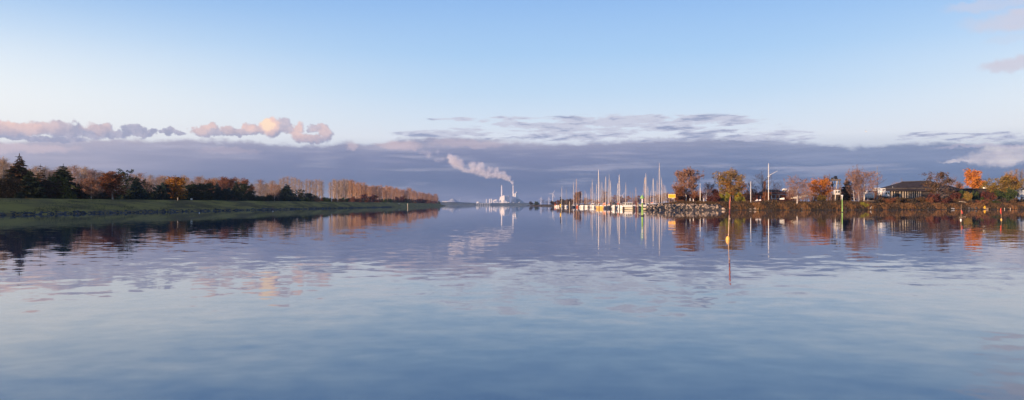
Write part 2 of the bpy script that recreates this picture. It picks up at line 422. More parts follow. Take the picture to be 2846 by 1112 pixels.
MS = [(1462, 1340), (1500, 1260), (1540, 1000), (1580, 800), (1660, 700), (1800, 660), (2000, 640), (2300, 640)]
MSX = [(p-CX)*y/FPX for p, y in MS]; MSY = [y for p, y in MS]

def build_ground():
    # ---- water
    m_ = bpy.data.materials.new('harbour_water'); m_.use_nodes = True; g = NT(m_.node_tree); b = g.n['Principled BSDF']
    b.inputs['Base Color'].default_value = (.012, .05, .11, 1); b.inputs['Roughness'].default_value = .02; b.inputs['IOR'].default_value = 1.62
    P = g.new('ShaderNodeNewGeometry').outputs['Position']
    px, py, pz = g.sep(P)
    rot = g.comb(g.m('ADD', g.m('MULTIPLY', px, .97), g.m('MULTIPLY', py, .16)), g.m('SUBTRACT', py, g.m('MULTIPLY', px, .16)))
    n1 = g.noise(g.v('MULTIPLY', rot, (.85, 1, 1)), 1.5, 2, .5, color=True)
    n2 = g.noise(g.v('MULTIPLY', P, (.9, 1, 1)), 3.1, 2, .55, color=True)
    n3 = g.noise(g.v('MULTIPLY', P, (.5, 1, 1)), .30, 2, .5, color=True)
    patch = g.noise(g.v('MULTIPLY', P, (.35, 1, 1)), .07, 3, .55)
    lee = g.map(py, 26, 85, 1, .16)                                   # the inner basin lies in the lee
    near = g.map(py, 10, 20, 1.45, 1)
    amp = g.m('MULTIPLY', g.m('MULTIPLY', lee, near), g.map(patch, .35, .65, .85, 1.1))
    # breath of wind across the basin in front of the boats and along the left bank
    st1 = g.m('MULTIPLY', g.m('MULTIPLY', g.map(g.m('ABSOLUTE', g.m('SUBTRACT', py, g.m('ADD', 196, g.m('MULTIPLY', patch, 12)))), 7, 2), g.map(px, 8, 22)), g.map(px, 44, 34))
    lx = g.m('ADD', px, g.m('ADD', 76, g.m('MULTIPLY', g.m('SUBTRACT', py, 114), .016)))
    st2 = g.m('MULTIPLY', g.map(lx, 8, 2), g.map(patch, .4, .55))
    amp = g.m('ADD', amp, g.m('ADD', g.m('MULTIPLY', st1, 3.0), g.m('MULTIPLY', st2, 1.6)))
    hs = (.5, .5, .5)
    sl = g.v('ADD', g.v('MULTIPLY', g.v('SUBTRACT', n1, hs), (.015, .036, 0)),
             g.v('ADD', g.v('MULTIPLY', g.v('SUBTRACT', n2, hs), (.011, .025, 0)), g.v('MULTIPLY', g.v('SUBTRACT', n3, hs), (.004, .005, 0))))
    sc_ = g.new('ShaderNodeVectorMath', operation='SCALE'); g.put(sc_.inputs[0], sl); g.put(sc_.inputs['Scale'], amp)
    nrm = g.v('NORMALIZE', g.v('ADD', sc_.outputs[0], (0, 0, 1)))
    g.put(b.inputs['Normal'], nrm)
    xs = [-7000, -1500, -400, -100, 0, 100, 400, 1500, 7000]; ys = [-280, -60, 0, 60, 200, 600, 1500, 4000, 6650]
    V_ = [(x, y, 0) for y in ys for x in xs]; n = len(xs)
    F_ = [(j*n+i, j*n+i+1, (j+1)*n+i+1, (j+1)*n+i) for j in range(len(ys)-1) for i in range(n-1)]
    tag(add('water', mesh(V_, F_, 'water', [m_])), 'calm blue harbour water mirroring the sky and both banks', kind='structure')
    # ---- left dyke
    gm = principled('dyke_grass', (.34, .235, .05), .95, 0, .22, spec=.05, col2=(.18, .115, .04), stretch=(1, .35, 1), detail=7)
    Ys = np.concatenate([np.arange(-60, 420, 4), np.arange(420, 1292, 14), [1292]])
    ds = np.array([-6, -2, -.6, 0, .6, 1.2, 2, 3, 4, 5, 6, 7, 8, 9, 10, 11, 11.7, 13, 15, 18, 22, 40, 90, 180])
    gY, gd = np.meshgrid(Ys, ds, indexing='ij'); gx = left_water(gY)-gd
    gz = left_z(gx, gY)+hnoise(gx*.5, gY*.22, 2)*.13*np.clip(gd, 0, 1)*(gd < 12)+hnoise(gx*1.7, gY*.9, 5)*.06*np.clip(gd, 0, 1)
    V_ = np.stack([gx, gY, gz], -1).reshape(-1, 3); n = len(ds); F_ = []
    for j in range(len(Ys)-1):
        for i in range(n-1): F_.append((j*n+i, (j+1)*n+i, (j+1)*n+i+1, j*n+i+1))
    tag(add('grassy_dyke', mesh(V_, np.array(F_), 'grassy_dyke', [gm], smooth=True)), 'long low grassy dyke running down the left bank', kind='structure')
    # ---- right bank
    sm = principled('bank_soil', (.085, .062, .038), .95, 0, .35, spec=.05, col2=(.045, .036, .024), detail=7)
    xs = np.concatenate([np.arange(34, 200, 2.0), np.arange(200, 340, 8)]); ds = np.array([-4, -1.5, 0, .8, 1.6, 2.6, 4, 5.5, 7, 8.5, 11, 14, 20, 30, 50, 80, 120, 200, 320, 460])
    gx, gd = np.meshgrid(xs, ds, indexing='ij'); shift = np.maximum(0, gd-14)*.30
    gxx = gx+shift*np.interp(gx, [34, 120], [1, 0]); gY = right_water(gx)+gd
    gz = right_z(gxx, gY)+hnoise(gxx*.8, gY*.8, 1)*.12*(gd > 0)
    V_ = np.stack([gxx, gY, gz], -1).reshape(-1, 3); n = len(ds); F_ = []
    for j in range(len(xs)-1):
        for i in range(n-1): F_.append((j*n+i, (j+1)*n+i, (j+1)*n+i+1, j*n+i+1))
    tag(add('right_bank', mesh(V_, np.array(F_), 'right_bank', [sm], smooth=True)), 'brown earth bank with a flat top on the right', kind='structure')
    # ---- shore behind the marina, running out to a low point
    ts = np.linspace(0, len(MS)-1, 60); sx = np.interp(ts, range(len(MS)), MSX); sy = np.interp(ts, range(len(MS)), MSY)
    ds = np.array([-5, 0, 2, 6, 15, 40, 150, 500]); zz = [-1, 0, .8, 1.8, 2.3, 2.5, 2.7, 3]
    V_ = []; F_ = []
    for a, b_ in zip(sx, sy):
        k = np.interp(a, [MSX[0], MSX[0]+12], [.25, 1])
        for d, z in zip(ds, zz): V_.append((a+d*.35*(a < 100), b_+d, z*k if z > 0 else z))
    n = len(ds)
    for j in range(len(ts)-1):
        for i in range(n-1): F_.append((j*n+i, (j+1)*n+i, (j+1)*n+i+1, j*n+i+1))
    tag(add('marina_shore', mesh(V_, F_, 'marina_shore', [sm], smooth=True)), 'low dark shore behind the marina ending in a point', kind='structure')
    # ---- far wooded shore
    fm = principled('far_shore_cover', (.055, .065, .05), .95, .3, .02)
    rng = random.Random(4); V_ = []; F_ = []
    pxs = list(np.arange(1205, 1500, 2.2)); top = [(1205, 562), (1230, 561), (1262, 560.8), (1320, 564.2), (1380, 564.8), (1450, 563.5), (1500, 565.5)]
    for p in pxs:
        t = Zp(np.interp(p, [a for a, b in top], [b for a, b in top])+rng.uniform(-.35, .35), 5000)
        for y, z in ((4980, -1), (4984, t*.55), (5000, t), (5050, t*.9), (5300, 3)): V_.append((X(p, y), y, z))
    for j in range(len(pxs)-1):
        for i in range(4): F_.append((j*5+i, (j+1)*5+i, (j+1)*5+i+1, j*5+i+1))
    tag(add('far_shore', mesh(V_, F_, 'far_shore', [fm])), 'low blue wooded shore on the far side of the water', kind='structure')
    # land under the far power station
    V_ = [(X(1180, 5300), 5300, 3), (X(1560, 5300), 5300, 3), (X(1560, 6400), 6400, 6), (X(1180, 6400), 6400, 6)]
    V_ += [(v[0], v[1]-3, -1) for v in V_]
    tag(add('far_ground', mesh(V_, [(0, 1, 2, 3), (0, 4, 5, 1), (1, 5, 6, 2), (2, 6, 7, 3), (3, 7, 4, 0)], 'far_ground', [fm])), 'flat industrial ground under the distant power station', kind='structure')
build_ground()

def rock_mesh(seed, n=1):
    rng = np.random.RandomState(seed)
    t = (1+5**.5)/2
    v = np.array([(-1, t, 0), (1, t, 0), (-1, -t, 0), (1, -t, 0), (0, -1, t), (0, 1, t), (0, -1, -t), (0, 1, -t), (t, 0, -1), (t, 0, 1), (-t, 0, -1), (-t, 0, 1)])/1.9
    f = [(0, 11, 5), (0, 5, 1), (0, 1, 7), (0, 7, 10), (0, 10, 11), (1, 5, 9), (5, 11, 4), (11, 10, 2), (10, 7, 6), (7, 1, 8), (3, 9, 4), (3, 4, 2), (3, 2, 6), (3, 6, 8), (3, 8, 9), (4, 9, 5), (2, 4, 11), (6, 2, 10), (8, 6, 7), (9, 8, 1)]
    v = v*(1+rng.uniform(-.22, .22, (12, 1)))*np.array([1.15, .9, .8])
    return v*.5, f

def haze_and_smoke():
    # ---- the air
    hm = bpy.data.materials.new('evening_haze'); hm.use_nodes = True; g = NT(hm.node_tree); g.n.remove(g.n['Principled BSDF'])
    pv = g.new('ShaderNodeVolumePrincipled'); pv.inputs['Color'].default_value = (.55, .68, .88, 1); pv.inputs['Density'].default_value = HAZE; pv.inputs['Anisotropy'].default_value = .5
    g.l.new(pv.outputs[0], g.n['Material Output'].inputs['Volume'])
    b = MB().box((0, 3150, 229), (14400, 7100, 462))
    o = b.build('haze', hm); tag(o, kind='stuff')

# ------------------------------------------------------------------ trees: trunk, limbs, twigs and separate leaves
def unit(v): return v/(np.linalg.norm(v, axis=-1, keepdims=True)+1e-9)
def seg_mesh(S, n=3):
    """S rows: p0(3) p1(3) r0 r1 -> tapered prisms"""
    S = np.asarray(S, dtype=float).reshape(-1, 8); p0, p1, r0, r1 = S[:, :3], S[:, 3:6], S[:, 6], S[:, 7]
    d = unit(p1-p0); ref = np.where(np.abs(d[:, 2:3]) > .9, np.array([[1., 0, 0]]), np.array([[0, 0, 1.]]))
    u = unit(np.cross(d, ref)); w = np.cross(d, u); V = []
    for p, r in ((p0, r0), (p1, r1)):
        for k in range(n):
            t = 2*math.pi*k/n; V.append(p+(u*math.cos(t)+w*math.sin(t))*r[:, None])
    V = np.stack(V, 1).reshape(-1, 3); b = np.arange(len(S))[:, None]*2*n; F = []
    for k in range(n): F.append(np.concatenate([b+k, b+(k+1) % n, b+n+(k+1) % n, b+n+k], 1))
    return V, np.stack(F, 1).reshape(-1, 4)
def leaf_mesh(C, size, rng, flat=0.0, long=1.0, axis=None):
    C = np.asarray(C, dtype=float); n = len(C)
    a = unit(rng.normal(size=(n, 3))) if axis is None else unit(axis+rng.normal(size=(n, 3))*.35)
    nn = rng.normal(size=(n, 3)); nn[:, 2] += flat*2; b = unit(np.cross(a, nn))
    s = (np.asarray(size)*rng.uniform(.6, 1.4, n))[:, None]
    j = rng.uniform(.6, 1.1, (n, 4, 1))
    V = np.stack([C-a*s*long*.5*j[:, 0], C+b*s*.5*j[:, 1], C+a*s*long*.5*j[:, 2], C-b*s*.5*j[:, 3]], 1).reshape(-1, 3)
    return V, np.arange(n*4).reshape(-1, 4)
def joinm(parts):
    V = []; F = []; I = []; b = 0
    for (v, f), i in parts:
        V.append(v); F.append(f+b); I.append(np.full(len(f), i)); b += len(v)
    return np.concatenate(V), np.concatenate(F), np.concatenate(I)

def grow(rng, H, r0, limbs, t0, ang, rad, up, sub, twig, wob=.02, limb_seg=4, twl=.8, lean=(0, 0), tip=1.0):
    """a skeleton: trunk segments, limb segments, twig segments and the places leaves hang"""
    T, L, TW, tips = [], [], [], []
    n = 10; tp = []
    for i in range(n+1):
        t = i/n; tp.append(np.array([lean[0]*t*H+rng.normal()*wob*H*t, lean[1]*t*H+rng.normal()*wob*H*t, t*H*tip]))
    rr = lambda t: r0*(1-t)**.8+.012*H/10
    for i in range(n): T.append((*tp[i], *tp[i+1], rr(i/n), rr((i+1)/n)))
    def at(t):
        k = min(int(t*n), n-1); f = t*n-k; return tp[k]*(1-f)+tp[k+1]*f
    def branch(p, d, length, r, segs, lift, out):
        pts = [p]
        for s_ in range(segs):
            d = d+np.array([0, 0, lift/segs])+rng.normal(size=3)*.10; d = d/np.linalg.norm(d)
            p = p+d*length/segs; pts.append(p)
        for s_ in range(segs): out.append((*pts[s_], *pts[s_+1], r*(1-s_/segs*.75), r*(1-(s_+1)/segs*.75)))
        return pts, d
    for i in range(limbs):
        t = t0+(1-t0)*((i+rng.uniform(0, .9))/limbs)**.9; t = min(t, .985)
        az = i*2.39996+rng.uniform(-.4, .4); an = R(ang(t)+rng.uniform(-8, 8))
        d = np.array([math.cos(az)*math.sin(an), math.sin(az)*math.sin(an), math.cos(an)])
        Ln = rad(t)*rng.uniform(.75, 1.15)/max(math.sin(an), .25)
        pts, dd = branch(at(t), d, Ln, rr(t)*.42+.006*H/10, limb_seg, up, L)
        for j in range(sub):
            f = .22+.78*(j+rng.uniform(0, .8))/sub; k = min(int(f*limb_seg), limb_seg-1); q = pts[k]*(1-(f*limb_seg-k))+pts[k+1]*(f*limb_seg-k)
            dv = unit(pts[k+1]-pts[k]); sd_ = unit(dv+rng.normal(size=3)*.55)
            p2, d2 = branch(q, sd_, Ln*.42*(1.15-f*.5), .011*H/10, 2, up*.8, L)
            for m_ in range(twig):
                f2 = rng.uniform(.1, 1); k2 = min(int(f2*2), 1); q2 = p2[k2]*(1-(f2*2-k2))+p2[k2+1]*(f2*2-k2)
                td = unit(d2+rng.normal(size=3)*.6)
                e = q2+td*twl*rng.uniform(.5, 1.2)+np.array([0, 0, up*.12]); TW.append((*q2, *e, .014*H/10, .008*H/10)); tips += [(q2+e)/2, e]
    return np.array(T), np.array(L), np.array(TW), np.array(tips)

_tree = {}
def tree_meshes(kind, var):
    """trunk mesh and crown mesh (slot 0 twigs, slot 1 leaves), about ten units tall"""
    key = (kind, var)
    if key in _tree: return _tree[key]
    rng = np.random.RandomState(hash_(kind)+var*17); H = 10.0; parts = []; tr = None
    ell = lambda c, a, w: (lambda t: w*math.sqrt(max(.02, 1-((t-c)/a)**2)))
    if kind == 'poplar':
        T, L, TW, tips = grow(rng, H, .13, 30, .10, lambda t: 20-6*t, lambda t: .95*(1-.75*t)*min(1, .4+t*2.0), .55, 5, 4, .008, twl=.75)
        tr = seg_mesh(T, 6); parts = [(seg_mesh(L), 0), (seg_mesh(TW), 0)]
        lv = tips[rng.rand(len(tips)) < .25]; parts.append((leaf_mesh(lv, .11, rng), 1))
    elif kind == 'bare':
        T, L, TW, tips = grow(rng, H*.92, .17, 20, .22, lambda t: 58-30*t, ell(.5, .55, 3.1), .45, 8, 6, .012, twl=.9)
        tr = seg_mesh(T, 6); parts = [(seg_mesh(L), 0), (seg_mesh(TW), 0)]
        lv = tips[rng.rand(len(tips)) < .15]; parts.append((leaf_mesh(lv, .16, rng), 1))
    elif kind in ('birch', 'birch_thin'):
        dens = 1 if kind == 'birch' else .28
        T, L, TW, tips = grow(rng, H*.95, .15, 24, .24, lambda t: 50-22*t, ell(.5, .58, 2.5), .15, 8, 5, .014, twl=.7)
        D = []; lp = []
        for p in tips[rng.rand(len(tips)) < .8*max(dens, .7)]:
            l_ = rng.uniform(.3, 1.2); e = p+np.array([rng.normal()*.1, rng.normal()*.1, -l_]); D.append((*p, *e, .013, .008))
            for k in range(5): lp.append(p+(e-p)*rng.rand()+rng.normal(size=3)*.12)
        tr = seg_mesh(T, 6); parts = [(seg_mesh(L), 0), (seg_mesh(TW), 0), (seg_mesh(np.array(D)), 0), (leaf_mesh(np.array(lp)[rng.rand(len(lp)) < dens*.8], .20, rng, long=1.7), 1)]
    elif kind in ('leafy', 'leafy_tall', 'leafy_loose'):
        w, c, a, t0 = {'leafy': (3.2, .54, .52, .16), 'leafy_tall': (2.1, .52, .54, .12), 'leafy_loose': (3.3, .52, .54, .2)}[kind]
        T, L, TW, tips = grow(rng, H*.9, .17, 20, t0, lambda t: 66-38*t, ell(c, a, w), .3, 6, 4, .015, twl=.7)
        keep = hnoise(tips[:, 0]*1.1+var, tips[:, 1]*1.1+tips[:, 2]*.9, var) > (-.55 if kind != 'leafy_loose' else .0)
        tips = tips[keep]; rep = 7 if kind != 'leafy_loose' else 6
        lp = np.repeat(tips, rep, 0)+rng.normal(size=(len(tips)*rep, 3))*.30
        tr = seg_mesh(T, 6); parts = [(seg_mesh(L), 0), (seg_mesh(TW), 0), (leaf_mesh(lp, .34, rng), 1)]
    elif kind in ('spruce', 'spruce_open'):
        op = kind == 'spruce_open'
        tr = seg_mesh([(0, 0, i, 0, 0, i+1, .16*(1-i/10)+.01, .16*(1-(i+1)/10)+.01) for i in range(10)], 6)
        L = []; lp = []; ax = []; sz = []
        lp += [np.array([0, 0, 9.7+.12*q]) for q in range(7)]; ax += [np.array([0, 0, 1.])]*7; sz += [.14]*7
        wh = 16 if op else 36
        for i in range(wh):
            t = .05+.93*(i/(wh-1)); nb = rng.randint(5, 8) if not op else rng.randint(4, 7)
            for k in range(nb):
                az = rng.uniform(0, 6.283); l_ = (2.3*(1-t)**.9+.05)*rng.uniform(.6, 1.2); dr = np.array([math.cos(az), math.sin(az), 0])
                p = np.array([0, 0, t*10.]); m_ = max(1, int(l_/.2))
                prev = p
                for s_ in range(1, m_+1):
                    f = s_/m_; q = p+dr*l_*f+np.array([0, 0, .10*l_*math.sin(f*3)-.42*l_*f*f+(.18*l_*f**4)])
                    L.append((*prev, *q, .03*(1-f)+.01, .03*(1-f)))
                    for z in range(7 if not op else 4):
                        lp.append(q+rng.normal(size=3)*np.array([.1, .1, .06])*(.7+l_*.3)+np.array([0, 0, -.05])); ax.append(dr+np.array([0, 0, -.5 if t < .9 else .6])); sz.append(.13+.24*min(1, l_/1.1))
                    prev = q
        parts = [(seg_mesh(L), 0), (leaf_mesh(lp, np.array(sz), rng, long=1.6, axis=np.array(ax)), 1)]
    elif kind == 'pine':
        T, L, TW, tips = grow(rng, H*.93, .17, 20, .10, lambda t: 74-40*t, ell(.42, .62, 2.7), .25, 6, 4, .02, twl=.5)
        lp = np.repeat(tips, 7, 0)+rng.normal(size=(len(tips)*7, 3))*np.array([.28, .28, .2])
        tr = seg_mesh(T, 6); parts = [(seg_mesh(L), 0), (leaf_mesh(lp, .38, rng), 1)]
    elif kind == 'pine_tuft':
        T, L, TW, tips = grow(rng, H*.95, .15, 17, .30, lambda t: 68-30*t, ell(.7, .45, 2.3), .3, 4, 3, .02, twl=.45)
        lp = np.repeat(tips, 7, 0)+rng.normal(size=(len(tips)*7, 3))*np.array([.18, .18, .12])
        tr = seg_mesh(T, 6); parts = [(seg_mesh(L), 0), (leaf_mesh(lp, .26, rng), 1)]
    elif kind in ('shrub', 'shrub_bare'):
        S = []; lp = []; tr_ = []
        for i in range(16):
            az = rng.uniform(0, 6.283); an = rng.uniform(.05, 1.0); d = np.array([math.cos(az)*math.sin(an), math.sin(az)*math.sin(an), math.cos(an)])
            base = np.array([math.cos(az), math.sin(az), 0])*rng.uniform(.2, 2.4); p = base; l_ = rng.uniform(6, 9.5)*(1-.25*an)
            tr_.append((*p, *(p+d*l_*.35), .16, .10))
            for k in range(5):
                q = p+d*l_/5; d = unit(d+rng.normal(size=3)*.16+np.array([0, 0, -.04])); S.append((*p, *q, .13*(1-k/5)+.03, .13*(1-(k+1)/5)+.03)); p = q
                for z in range(7 if k else 3):
                    td = unit(d+rng.normal(size=3)*.8); e = p+td*rng.uniform(.8, 2.2); S.append((*p, *e, .05, .025))
                    for y in range(9 if kind == 'shrub' else 3): lp.append(p+(e-p)*rng.rand()+rng.normal(size=3)*.45)
        lp = np.array(lp); lp = lp[lp[:, 2] > .1]
        tr = seg_mesh(tr_, 5); parts = [(seg_mesh(S), 0), (leaf_mesh(lp, .80 if kind == 'shrub' else .5, rng), 1)]
    V, F, I = joinm(parts)
    tm = mesh(tr[0], tr[1], kind+'_trunk', [M['bark']]); cm = mesh(V, F, kind+'_crown', [M['twig_dark'], M['lf_rust']], I)
    ext = np.percentile(np.abs(V[:, 0]), 97); top = V[:, 2].max()
    _tree[key] = (tm, cm, float(ext), float(top)); return _tree[key]
def hash_(s): return sum(ord(c)*(i+1) for i, c in enumerate(s)) % 9973

NAMES = {'poplar': 'poplar_tree', 'bare': 'bare_tree', 'birch': 'birch_tree', 'birch_thin': 'birch_tree', 'leafy': 'broadleaf_tree', 'leafy_tall': 'broadleaf_tree', 'leafy_loose': 'broadleaf_tree',
         'spruce': 'spruce_tree', 'spruce_open': 'spruce_tree', 'pine': 'pine_tree', 'pine_tuft': 'pine_tree', 'shrub': 'shrub', 'shrub_bare': 'shrub'}
def tree(kind, x, y, z, h, label, var=0, w=None, bark='bark', twig='twig_dark', leaf='lf_rust', group=None, rz=None, lean=0.0):
    """plant one tree: h metres tall, w metres to each side"""
    tm, cm, ext, top = tree_meshes(kind, var)
    cat = 'shrub' if 'shrub' in kind else 'tree'
    rz = random.uniform(0, 6.28) if rz is None else rz
    o = thing(NAMES[kind], label, cat, (x, y, z-.15), rz, group)
    s = (h+.15)/top; sw = (w/ext) if w else s
    o.scale = (sw, sw, s)
    if lean: o.rotation_euler = (0, lean, rz*0)
    t = add('stems' if 'shrub' in kind else 'trunk', tm, o); t.material_slots[0].link = 'OBJECT'; t.material_slots[0].material = M[bark]
    if 'shrub' in kind: t['kind'] = 'stuff'
    c = add('foliage' if 'shrub' in kind else 'crown', cm, o)
    for i, k in enumerate((twig, leaf)): c.material_slots[i].link = 'OBJECT'; c.material_slots[i].material = M[k]
    return o

def left_trees():
    random.seed(11)
    def lt(kind, px, top, D, label, wpx=None, **k):
        """D: metres behind the waterline"""
        Y = 60.0
        for _ in range(60): Y = max(20., -(-left_water(Y)+D)/((px-CX)/FPX))
        x = X(px, Y); z = float(left_z(x, Y)); h = Zp(top, Y)-z
        return tree(kind, x, Y, z, h, label, w=(wpx*Y/FPX if wpx else None), **k)
    P = dict(bark='bark_pale', twig='twig_pale', leaf='lf_birch')
    lt('spruce', 54, 426, 24, 'tallest dark spruce on the left bank, its tip standing above every neighbour', 42, var=0, leaf='needle_rust')
    lt('spruce', 84, 470, 21, 'dark spruce filling in right beside the tallest spruce', 34, var=3, leaf='needle')
    lt('leafy', 16, 490, 20, 'low rusty leafed tree at the left edge in front of the tallest spruce', 34, var=0, leaf='scrub')
    lt('poplar', 9, 432, 42, 'pale bare poplar at the far left edge behind the tallest spruce', 17, var=0, **P)
    lt('spruce_open', 113, 455, 24, 'ragged dark spruce with rust tinted boughs right of the tallest spruce', 30, var=1, leaf='needle_rust')
    lt('spruce', 176, 455, 25, 'broad ragged spruce with a yellow green patch in its middle', 44, var=1, leaf='needle')
    lt('shrub', 172, 487, 19, 'yellow green leafy bush glowing in front of the broad ragged spruce', 26, var=0, leaf='needle_yellow')
    lt('pine', 140, 500, 20, 'dark rounded pine between the two ragged spruces', 30, var=0, leaf='needle_rust')
    lt('spruce_open', 228, 494, 21, 'small open spruce with wide separate layers of boughs', 20, var=2, leaf='needle_rust')
    lt('birch', 254, 488, 19, 'orange tinted birch with one white trunk right of the layered spruce', 24, var=0, bark='bark_birch', leaf='lf_birch', twig='twig_purple')
    lt('bare', 285, 478, 26, 'grey brown bare tree behind the orange tinted birch', 22, var=1, twig='twig_purple')
    lt('leafy_tall', 313, 474, 20, 'rust orange tree with a pale trunk, left of the tufted pine', 30, var=0, bark='bark_birch', leaf='lf_rust')
    lt('pine_tuft', 346, 467, 27, 'tall pine with separate dark tufts at its ragged top', 22, var=0, leaf='needle')
    lt('spruce', 379, 488, 22, 'dense blue green spruce shaped like a narrow cone', 24, var=2, leaf='needle_blue')
    lt('bare', 408, 482, 34, 'bare brown crown just right of the blue green cone spruce', 24, var=0, twig='twig_purple', leaf='lf_birch')
    lt('bare', 440, 484, 34, 'bare brown crown just left of the golden tree', 24, var=2, twig='twig_purple', leaf='lf_birch')
    lt('pine', 452, 507, 22, 'round dark pine against the left side of the golden tree', 20, var=1, leaf='needle_blue')
    lt('leafy_tall', 486, 486, 20, 'golden brown tree standing alone in colour in the middle of the dark wood', 27, var=1, leaf='lf_gold')
    lt('bare', 536, 489, 34, 'bare grey brown crown above the wide dark pine', 25, var=1, twig='twig_purple', leaf='lf_birch')
    lt('pine', 538, 511, 23, 'wide dark pine right of the golden tree, the left one of a touching pair', 30, var=2, leaf='needle')
    lt('pine', 567, 508, 23, 'wide dark pine behind the white board, the right one of a touching pair', 28, var=0, leaf='needle')
    lt('leafy', 577, 495, 33, 'small russet crown peeping over the touching pair of pines', 14, var=1, leaf='lf_rust')
    lt('leafy', 598, 494, 33, 'dull rust crown left of the big russet crown', 14, var=2, leaf='lf_birch')
    lt('spruce', 604, 505, 23, 'slim dark spruce below the dull rust crown', 15, var=0, leaf='needle_blue')
    lt('leafy', 634, 489, 33, 'big russet crown, widest of the red brown trees above the dark conifers', 28, var=0, leaf='lf_redbrown')
    lt('pine', 629, 521, 22, 'low round dark pine in front of the big russet crown', 18, var=1, leaf='needle_blue')
    lt('spruce', 656, 501, 24, 'tall dark spruce against the right side of the big russet crown', 17, var=3, leaf='needle')
    lt('pine', 677, 508, 24, 'dark pine with a flat green top between two spruces', 15, var=2, leaf='needle')
    lt('leafy', 684, 493, 34, 'russet crown behind the flat topped pine', 20, var=2, leaf='lf_redbrown')
    lt('spruce_open', 700, 508, 23, 'ragged dark spruce at the right end of the dense conifers', 16, var=1, leaf='needle')
    lt('bare', 726, 500, 25, 'bare tree with a straight white trunk, first after the conifers end', 20, var=0, bark='bark_birch', twig='twig_pale')
    lt('bare', 746, 503, 26, 'slim bare tree between two white trunked trees', 15, var=2, bark='bark_birch', twig='twig_pale')
    lt('birch_thin', 763, 502, 22, 'thin bare birch with a white trunk left of the big blue green spruce', 17, var=1, bark='bark_birch', twig='twig_purple', leaf='lf_birch')
    lt('spruce_open', 776, 517, 23, 'small ragged spruce leaning on the big blue green spruce', 15, var=0, leaf='needle')
    lt('spruce', 797, 509, 24, 'big blue green spruce with a blunt top right of the white trunks', 27, var=1, leaf='needle_blue')
    lt('pine_tuft', 833, 526, 24, 'little open pine with sky between its tufts', 14, var=1, leaf='needle')
    lt('pine', 853, 536, 24, 'low dome shaped dark pine below the pale poplars', 17, var=0, leaf='needle_blue')
    # the pale poplars
    lp = 'bare pale poplar of the loose row behind the low dark pines'; gp = 'loose row of bare pale poplars'
    for i, (px, top) in enumerate(((780, 494), (789, 490), (800, 488), (811, 489), (820, 490), (831, 496), (838, 503), (851, 496), (861, 497), (870, 500), (878, 497), (887, 496), (894, 499))):
        lt('poplar', px, top, 58, lp, 9, var=i % 4, group=gp, **P)
    lt('poplar', 918, 504, 58, 'lone thin poplar with open sky on both sides', 8, var=2, **P)
    lp = 'bare amber lit poplar in the long dense row running to the end of the bank'; gp = 'long dense row of amber lit poplars'
    tops = ((926, 497), (960, 495), (975, 499), (990, 506), (1040, 512), (1062, 511), (1080, 519), (1110, 521), (1135, 523), (1165, 531), (1200, 536), (1217, 543))
    px = 928.
    i = 0
    while px < 1217:
        top = np.interp(px, [a for a, b in tops], [b for a, b in tops])+random.uniform(-4, 6)
        D = 52+random.uniform(0, 12)
        lt('poplar', px, top, D, lp, random.uniform(5.5, 10)*np.interp(px, [930, 1217], [1.15, .75]), var=i % 4, bark='bark_pale', twig='twig_amber' if px > 965 else 'twig_pale', leaf='lf_birch', group=gp)
        if i % 2 == 0: lt('poplar', px+2, top+random.uniform(2, 6), D+18, lp, 8*np.interp(px, [930, 1217], [1.1, .75]), var=(i+1) % 4, bark='bark_pale', twig='twig_amber', leaf='lf_birch', group=gp)
        px += random.uniform(4.2, 6.2)*np.interp(px, [930, 1217], [1, .75]); i += 1
    # bushes at the foot of the far rows
    lt('shrub', 1019, 538, 30, 'largest dark red hawthorn bush before the amber poplars', 29, var=0, leaf='lf_red')
    lt('shrub', 1108, 543, 28, 'dome shaped dark red bush below the middle of the amber poplars', 19, var=1, leaf='lf_red')
    lt('shrub', 1168, 551, 26, 'long low dark bush near the end of the amber poplars', 18, var=2, leaf='lf_red')
    lt('shrub', 1219, 557, 20, 'last small bush alone on the point of the left bank', 4, var=1, leaf='lf_green')
    lt('shrub', 983, 546, 28, 'dark brown bush left of the largest dark red hawthorn', 15, var=2, leaf='lf_redbrown')
    lb = 'low dark bush in the hedge at the foot of the pale poplars'; gb = 'hedge of low dark bushes under the poplars'
    for i, px in enumerate(range(868, 1215, 13)):
        lt('shrub', px+random.uniform(-3, 3), np.interp(px, [868, 960, 1215], [548, 549, 556])+random.uniform(-2.5, 2), 27+random.uniform(-2, 6), lb, random.uniform(8, 13), var=i % 3, leaf=random.choice(['lf_green', 'lf_redbrown', 'scrub_grey']), group=gb)
    lb = 'dark bush in the shade under the trees on the dyke'; gb = 'dark bushes under the wood'
    for i, px in enumerate(range(0, 870, 14)):
        lt('shrub', px+random.uniform(-4, 4), np.interp(px, [0, 400, 870], [523, 530, 543])+random.uniform(-6, 6), 24+random.uniform(-4, 10), lb, random.uniform(12, 20), var=i % 3, leaf=random.choice(['lf_green', 'needle', 'needle', 'scrub_grey']), group=gb)
    # second row behind
    lb = 'bare pale tree in the back row, showing above the dark conifers'; gb = 'bare trees in the back row of the left wood'
    tops = ((0, 440), (100, 462), (150, 466), (195, 458), (240, 462), (300, 476), (350, 482), (470, 485), (600, 494), (700, 498), (780, 504))
    px = -30.; i = 0
    while px < 785:
        top = np.interp(px, [a for a, b in tops], [b for a, b in tops])+random.uniform(-5, 8)
        lt('poplar' if (px < 330 or random.random() < .5) else 'bare', px, top, random.uniform(46, 66), lb, random.uniform(13, 19), var=i % 4 if px < 330 else i % 3, bark='bark_pale', twig=random.choice(['twig_pale', 'twig_pale', 'twig_purple']), leaf='lf_birch', group=gb)
        px += random.uniform(6.5, 11); i += 1
    # the wood goes on inland and towards the viewer's left, out of frame; it shades the front rows
    rng = random.Random(3)
